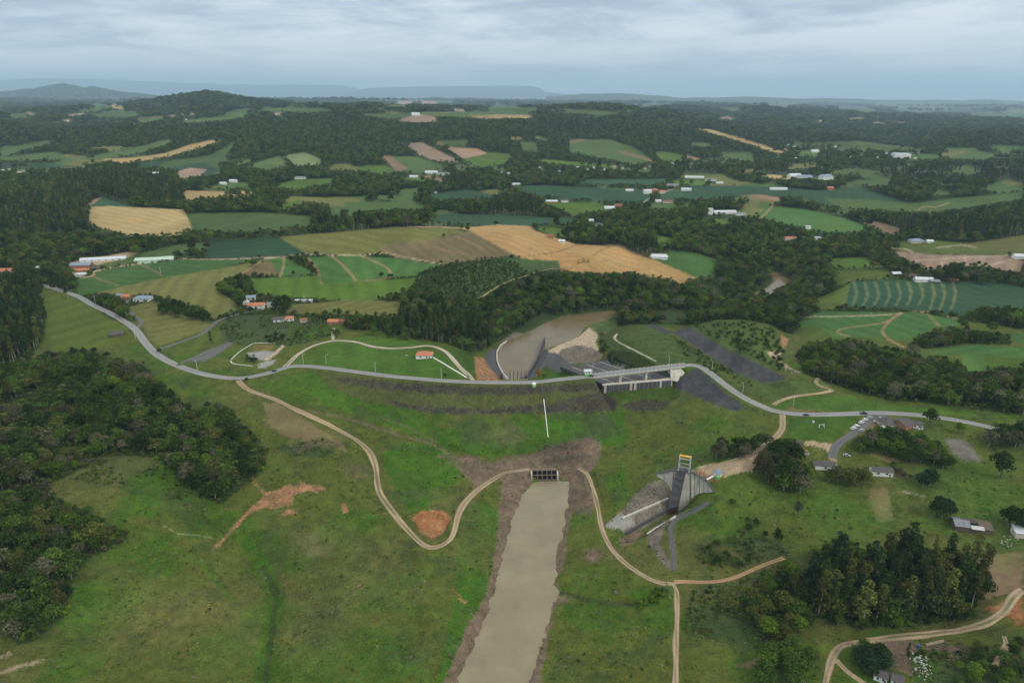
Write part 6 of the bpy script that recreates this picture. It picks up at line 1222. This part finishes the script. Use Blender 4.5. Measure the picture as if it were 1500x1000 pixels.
clump('broad', "1240,958 1270,950 1292,975 1300,990 1270,992", 14, .65, 1.05, [T_DK, T_BL, T_MD], "dark tree in the hedge beside the derelict white huts", "trees of the hedge by the derelict huts")
clump('broad', "1165,865 1240,842 1300,838 1420,845 1428,902 1340,917 1255,917 1185,902", 60, 1.15, 1.7, [T_DK, T_EU, T_MD, T_OL], "tall rounded tree in the dense stand above the pale dirt road", "rounded trees of the stand above the pale dirt road")
clump('broad', "1200,915 1262,922 1340,920 1425,908 1432,900 1340,908 1250,908", 26, .4, .75, [T_MD, T_BR, T_DK], "low leafy tree on the front edge of the stand above the dirt road", "low trees fronting the stand above the dirt road")
clump('broad', "1120,850 1165,835 1185,870 1185,925 1150,945 1110,930 1090,890", 34, .6, 1.15, [T_DK, T_MD, T_OL, T_BR], "tree in the bushy wood between the red track and the tall stand", "trees of the bushy wood beside the tall stand")
clump('broad', "1185,820 1260,812 1340,812 1400,818 1300,838 1200,842", 26, .6, 1.0, [T_BR, T_MD, T_MD], "green tree on the upper edge of the stand below the cottages", "trees on the upper edge of the stand")
clump('broad', "1262,648 1285,638 1300,640 1340,645 1375,660 1390,680 1340,668 1290,655 1240,650", 34, .6, 1.0, [T_MD, T_DK, T_BR], "leafy tree in the garden thicket below the parking building", "trees of the garden thicket")
clump('broad', "1400,965 1440,948 1500,938 1510,1010 1400,1010", 26, .3, .7, [T_MD, T_DK, T_OL, T_BR], "small tree in the overgrown corner below the pale dirt road", "small trees of the overgrown corner")
clump('broad', "1290,676 1330,690 1360,702 1310,704 1268,700", 12, .28, .5, [T_MD, T_BR, (.13, .11, .07)], "low garden tree beside the second white cottage", "garden trees by the second cottage")
clump('broad', "1060,770 1100,760 1130,790 1090,800", 7, .3, .6, [T_DK, T_MD], "small dark tree on the open slope below the access clump", "small trees on the open slope")
one('euc', 1325, 968, .5, (.075, .075, .03), "thin sparse tree beside the pile of white rubble", .7)
clump('broad', "1030,800 1075,795 1110,800 1100,830 1060,842 1025,835", 12, .4, .7, [T_DK, T_MD, T_MD], "small dark tree on the shrubby bank above the red dirt track", "small trees on the bank above the red track")
clump('broad', "1100,850 1160,840 1180,900 1130,930 1060,900", 20, .45, .8, [T_DK, T_MD, T_OL], "small tree in the scrub between the dirt tracks and the eucalyptus wood", "trees in the scrub beside the eucalyptus wood")
clump('broad', "960,868 972,862 978,868 965,880", 4, .35, .6, [T_BR, T_MD], "leafy green bush tree at the brook beside the track junction", "bush trees at the track junction"); clump('shrub', "925,880 950,874 975,870 975,882 935,890", 10, 1, 1.6, [T_BR], "bright green shrub along the small brook", "shrubs along the small brook")
clump('broad', "228,452 250,446 285,458 312,468 300,474 262,466 236,464", 24, .75, 1.05, [T_DK, T_DK, T_MD], "dark tree of the dense clump on the pasture slope beside the road", "trees of the clump on the pasture slope")
clump('euc', "75,428 100,424 112,432 100,440 80,436", 6, .75, .95, [T_DK, T_EU], "tall dark tree of the group beside the road at the left", "tall trees beside the road"); clump('broad', "160,452 182,448 186,462 172,466", 7, .5, .8, [T_DK, T_MD], "tree of the small group by the driveway to the hilltop houses", "trees by the hilltop driveway"); clump('broad', "134,440 146,440 148,446 138,446", 4, .4, .6, [T_DK], "small dark tree in the roadside row below the green plots", "small trees on the roadside below the plots")
clump('broad', "500,482 540,478 590,485 640,498 600,500 540,492", 26, .55, .95, [T_DK, T_MD, T_BR, T_OL], "tree in the belt between the brick house and the park lawn", "trees of the belt above the park lawn")
clump('broad', "385,494 415,488 420,500 395,505", 8, .4, .65, [T_DK, T_DK], "small dark tree beside the fenced sports court", "small trees beside the sports court"); clump('broad', "350,528 365,522 385,526 370,532", 7, .3, .5, [T_DK, T_BL], "low round tree inside the fenced sports court", "low trees in the sports court")
clump('broad', "428,486 470,482 500,490 460,500 436,498", 10, .35, .6, [T_OL, T_MD, T_DK], "small tree on the rough slope above the gravel path", "small trees above the gravel path"); clump('broad', "330,432 352,426 372,432 352,440", 9, .4, .7, [T_GR, T_DK, (.09, .08, .065)], "greyish bushy tree beside the orange roofed house", "bushy trees beside the orange roofed house"); clump('broad', "300,490 340,484 352,500 310,505", 6, .3, .5, [T_DK, T_GR], "small tree on the scrub between the two lanes", "small trees between the lanes")
one('broad', 652, 554, .45, T_DK, "small round dark tree alone on the park lawn"); one('broad', 789, 556.3, 1.0, (.33, .15, .055), "rust orange tree beside the dam crest road", .62); one('broad', 797, 555, .5, T_BR, "small bright green tree beside the rust orange tree"); one('broad', 362, 560, .5, T_MD, "bushy tree at the fork of the road and dirt track"); one('broad', 234, 517, .5, T_DK, "small dark tree at the roadside bend below the lane")
one('broad', 1201, 378, 1.0, (.20, .05, .16), "purple flowering tree beside the paved valley road"); one('broad', 726, 331, .9, T_DK, "lone dark tree on the crest of the straw coloured hill")
clump('broad', "1383,410 1400,408 1405,414 1390,416", 3, 1.6, 1.9, [T_DK], "big round dark tree between the farm sheds and the ploughed field", "big round trees at the farm sheds")
clump('lod', "1405,408 1480,412 1480,418 1410,416", 12, .8, 1.1, [T_DK, T_MD], "dark tree in the row along the upper edge of the striped field", "trees along the striped field")
clump('shrub', "1015,480 1080,472 1130,480 1148,515 1145,545 1100,522 1050,498", 150, .9, 1.7, [T_MD, T_DK, (.05, .09, .022)], "low green shrub on the knoll above the dark riprap slope", "shrubs on the knoll above the riprap slope")
clump('shrub', "985,492 1010,508 1063,541 1117,566 1100,568 1050,550 1000,518", 40, .6, 1.1, [T_DK, T_OL], "low dark shrub along the drain below the riprap slope", "shrubs along the riprap drain"); clump('shrub', "876,490 890,510 910,530 935,540 920,543 895,535 878,515", 45, .9, 1.5, [T_DK, T_DK, T_MD], "dark shrub on the bank edge beside the spillway chute", "shrubs beside the spillway chute")

# the plants that show largest stand as individuals, the rest as one mass
def zone_label(kind, px, py, tn):
    t = tone(tn)+(' tall slender eucalyptus' if kind == 'euc' else ' leafy broadleaf tree')
    if ptin(UP_W)(px, py): return f"{t} in the big wood below the road and above the meadow", "trees of the upper wood at the left"
    if ptin(LO_W)(px, py): return f"{t} in the smaller wood at the lower edge of the meadow", "trees of the lower wood at the left"
    if ptin(EU_R)(px, py): return f"{t} in the dense stand above the pale dirt road", "trees of the stand above the pale dirt road"
    if ptin(EU_L)(px, py): return f"{t} in the dark stand beside the roadside pasture", "trees of the stand beside the roadside pasture"
    if px > 1140 and py > 490: return f"{t} in the broad wood behind the asphalt road and parking", "trees of the wood behind the parking"
    if 480 < px < 900 and py > 430: return f"{t} in the dark wood between park lawn and river pool", "trees of the wood by the river pool"
    return f"{t} in the woods of the valley beyond the dam", "trees of the valley woods"
def build(t, name, label, group):
    cm, tm, _, _ = PROTO[t[6]][t[10] % len(PROTO[t[6]])]
    r = empty(name, (t[0], t[1], t[2]-.15), 0, label, 'shrub' if t[6] == 'shrub' else 'tree', group)
    r.rotation_euler = (t[7], t[8], t[3]); r.scale = (t[4]*t[9], t[4]*t[9], t[4])
    for nm, me in (('trunk', tm), ('crown', cm)):
        if me is None: continue
        o = link(bpy.data.objects.new(nm, me), r)
        if nm == 'crown': o['tint'] = [float(c) for c in t[5]]
rest = {}
quota = {'broad': 300, 'euc': 150, 'shrub': 130}
for kind, nm in (('broad', 'broadleaf_tree'), ('euc', 'eucalyptus_tree'), ('shrub', 'shrub')):
    ts = [t for t in TREES if t[6] == kind]
    def key(t):
        px, py, d = proj(t[0], t[1], t[2]); ok = -10 < px < 1510 and py < 1015
        return -(t[11]*(1 if ok else .01)*(1.5 if t[12][0] == 'named' and t[12][2] is None else 1))
    ts.sort(key=key)
    for i, t in enumerate(ts):
        named = t[12][0] == 'named'
        if i < quota[kind] or (named and t[12][2] is None):
            lb, gp = (t[12][1], t[12][2]) if named else zone_label(kind, t[12][1], t[12][2], t[5])
            build(t, nm, lb, gp)
        else: rest.setdefault(kind, []).append(t)
far = [t for t in TREES if t[6] in ('lod', 'euclod', 'clump')]
scatter('forest', ['broad', 'euc'], rest.get('broad', [])+rest.get('euc', []), 'woodland of mixed trees filling the valley around the river')
scatter('forest', ['lod', 'euclod', 'clump'], far, 'dark forest covering the far hills and field edges')
# undergrowth: shrubs on scrub and young planting, grass tufts on the meadow
und = list(rest.get('shrub', []))
TREES2 = TREES; TREES = []
for z0, z1, sp in [(200, 520, 2.7), (520, 1000, 3.6)]:
    G = gather(z0, z1, sp); x, y, h, px, py, z = G.T; c = sample(px, py, ras)
    dn = fbm(x/16, y/16, 3, 71)
    p = np.select([c == CI['scrub'], c == CI['young'], c == CI['woods'], c == CI['meadow'], c == CI['hill'], c == CI['lush'], c == CI['pasture'], c == CI['riprap'], c == CI['mud']], [.55, .98, .75, .045*smooth(.5, .72, dn)+.008, .03, .03, .008, .03, .012], 0)
    p = np.where((c == CI['scrub']) , p*smooth(.3, .6, dn)*1.5, p)
    m = RNG.random(len(p)) < p
    for i in np.nonzero(m)[0]:
        yg = c[i] == CI['young']; sc_ = (rg.uniform(.55, 1.75) if yg else rg.uniform(.5, 1.15))*(1.15 if yg or c[i] == CI['woods'] else .75 if c[i] in (CI['scrub'],) else .5)
        t = tint_mix(x[i], y[i], rg, [T_MD, (.055, .085, .022), T_DK] if yg else [T_DK, T_MD, T_OL, T_BR, (.10, .085, .06)])
        add_tree(x[i], y[i], h[i]-.1, 'shrub', sc_, t, rg, None, rg.uniform(.9, 1.4) if not yg else .7, z[i])
und += TREES; TREES = []
scatter('undergrowth', ['shrub'], und, 'low shrubs scattered over scrub, slopes and wood edges')
G = gather(200, 560, 1.75); x, y, h, px, py, z = G.T; c = sample(px, py, ras); dn = fbm(x/9, y/9, 3, 81)
p = np.select([c == CI['meadow'], c == CI['lush'], c == CI['scrub'], c == CI['mud'], c == CI['riprap']], [.30, .40, .5, .10, .2], 0)*smooth(.42, .7, dn)*1.3
for i in np.nonzero(RNG.random(len(p)) < p)[0]:
    k = rg.uniform(1.1, 2.0); b = COL[min(NR-1, int(fidx(x[i], y[i])[1])), min(NC-1, int(fidx(x[i], y[i])[0]))]
    if rg.random() < .06: b = np.array((.13, .11, .075))
    add_tree(x[i], y[i], h[i]-.12, 'tuft', rg.uniform(.5, 1.35), tuple(float(q)*k for q in b), rg, None, rg.uniform(.8, 1.4), z[i])
scatter('grass_tufts', ['tuft'], TREES, 'rough grass tufts and weeds over the meadow'); TREES = TREES2

# rubble stones on the riprap, the rocky bank and the cut slopes
def rock_proto(seed):
    b = bmesh.new(); bmesh.ops.create_icosphere(b, subdivisions=1, radius=.5); rr = np.random.default_rng(seed)
    for v in b.verts: v.co *= rr.uniform(.65, 1.25); v.co.z *= .7
    me = bpy.data.meshes.new('stone'); b.to_mesh(me); b.free(); me.materials.append(ROCKM); set_attr(me, 'lv', np.ones((len(me.vertices), 4)))
    PROTO.setdefault('rock', []).append((me, None, bpy.data.objects.new('proto_rock', me), .7))
ROCKM = leaf_mat('stone', 0.0)
for i in range(4): rock_proto(900+i)
TREES = []
for z0, z1, sp in [(380, 640, 1.3), (640, 900, 1.9)]:
    G = gather(z0, z1, sp); x, y, h, px, py, z = G.T; c = sample(px+RNG.normal(0, 2, len(px)), py+RNG.normal(0, 1.5, len(py)), ras); dn = fbm(x/7, y/7, 3, 91)
    p = np.select([c == CI['riprap'], c == CI['rock'], c == CI['orange'], c == CI['sand'], c == CI['mud']], [.34, .30, .06, .45, .03], 0)*smooth(.3, .65, dn)*1.5
    for i in np.nonzero(RNG.random(len(p)) < p)[0]:
        b = np.array((.085, .070, .055) if c[i] in (CI['riprap'], CI['face']) else PAL[c[i]])*rg.uniform(.5, 1.5)
        add_tree(x[i], y[i], h[i]+.05, 'rock', rg.uniform(.6, 1.9), tuple(map(float, b)), rg, None, None, z[i])
scatter('rubble_stones', ['rock'], TREES, 'dark rubble stones scattered over the dam face and cut banks'); TREES = TREES2

# ------------------------------------------------------------------ haze
bm = bmesh.new(); bmesh.ops.create_cube(bm, size=1); me = bpy.data.meshes.new('haze'); bm.to_mesh(me); bm.free()
hzo = link(bpy.data.objects.new('haze', me)); hzo['kind'] = 'stuff'; hzo['label'] = 'thin bluish haze over the whole valley'
top = max(float(H.max()), 320)+60; bot = float(H.min())-2
hzo.scale = (200000, 68000, top-bot); hzo.location = (0, 32000, (top+bot)/2)
hm = bpy.data.materials.new('haze'); hm.use_nodes = True; nt = hm.node_tree; nt.nodes.clear()
pv = N(nt, 'ShaderNodeVolumePrincipled', inp={'Color': (.58, .79, 1.0, 1), 'Density': 3.7e-5, 'Anisotropy': 0.15}); om = N(nt, 'ShaderNodeOutputMaterial'); L(nt, pv, 'Volume', om, 'Volume')
hm.cycles.homogeneous_volume = True if hasattr(hm.cycles, 'homogeneous_volume') else None
me.materials.append(hm)
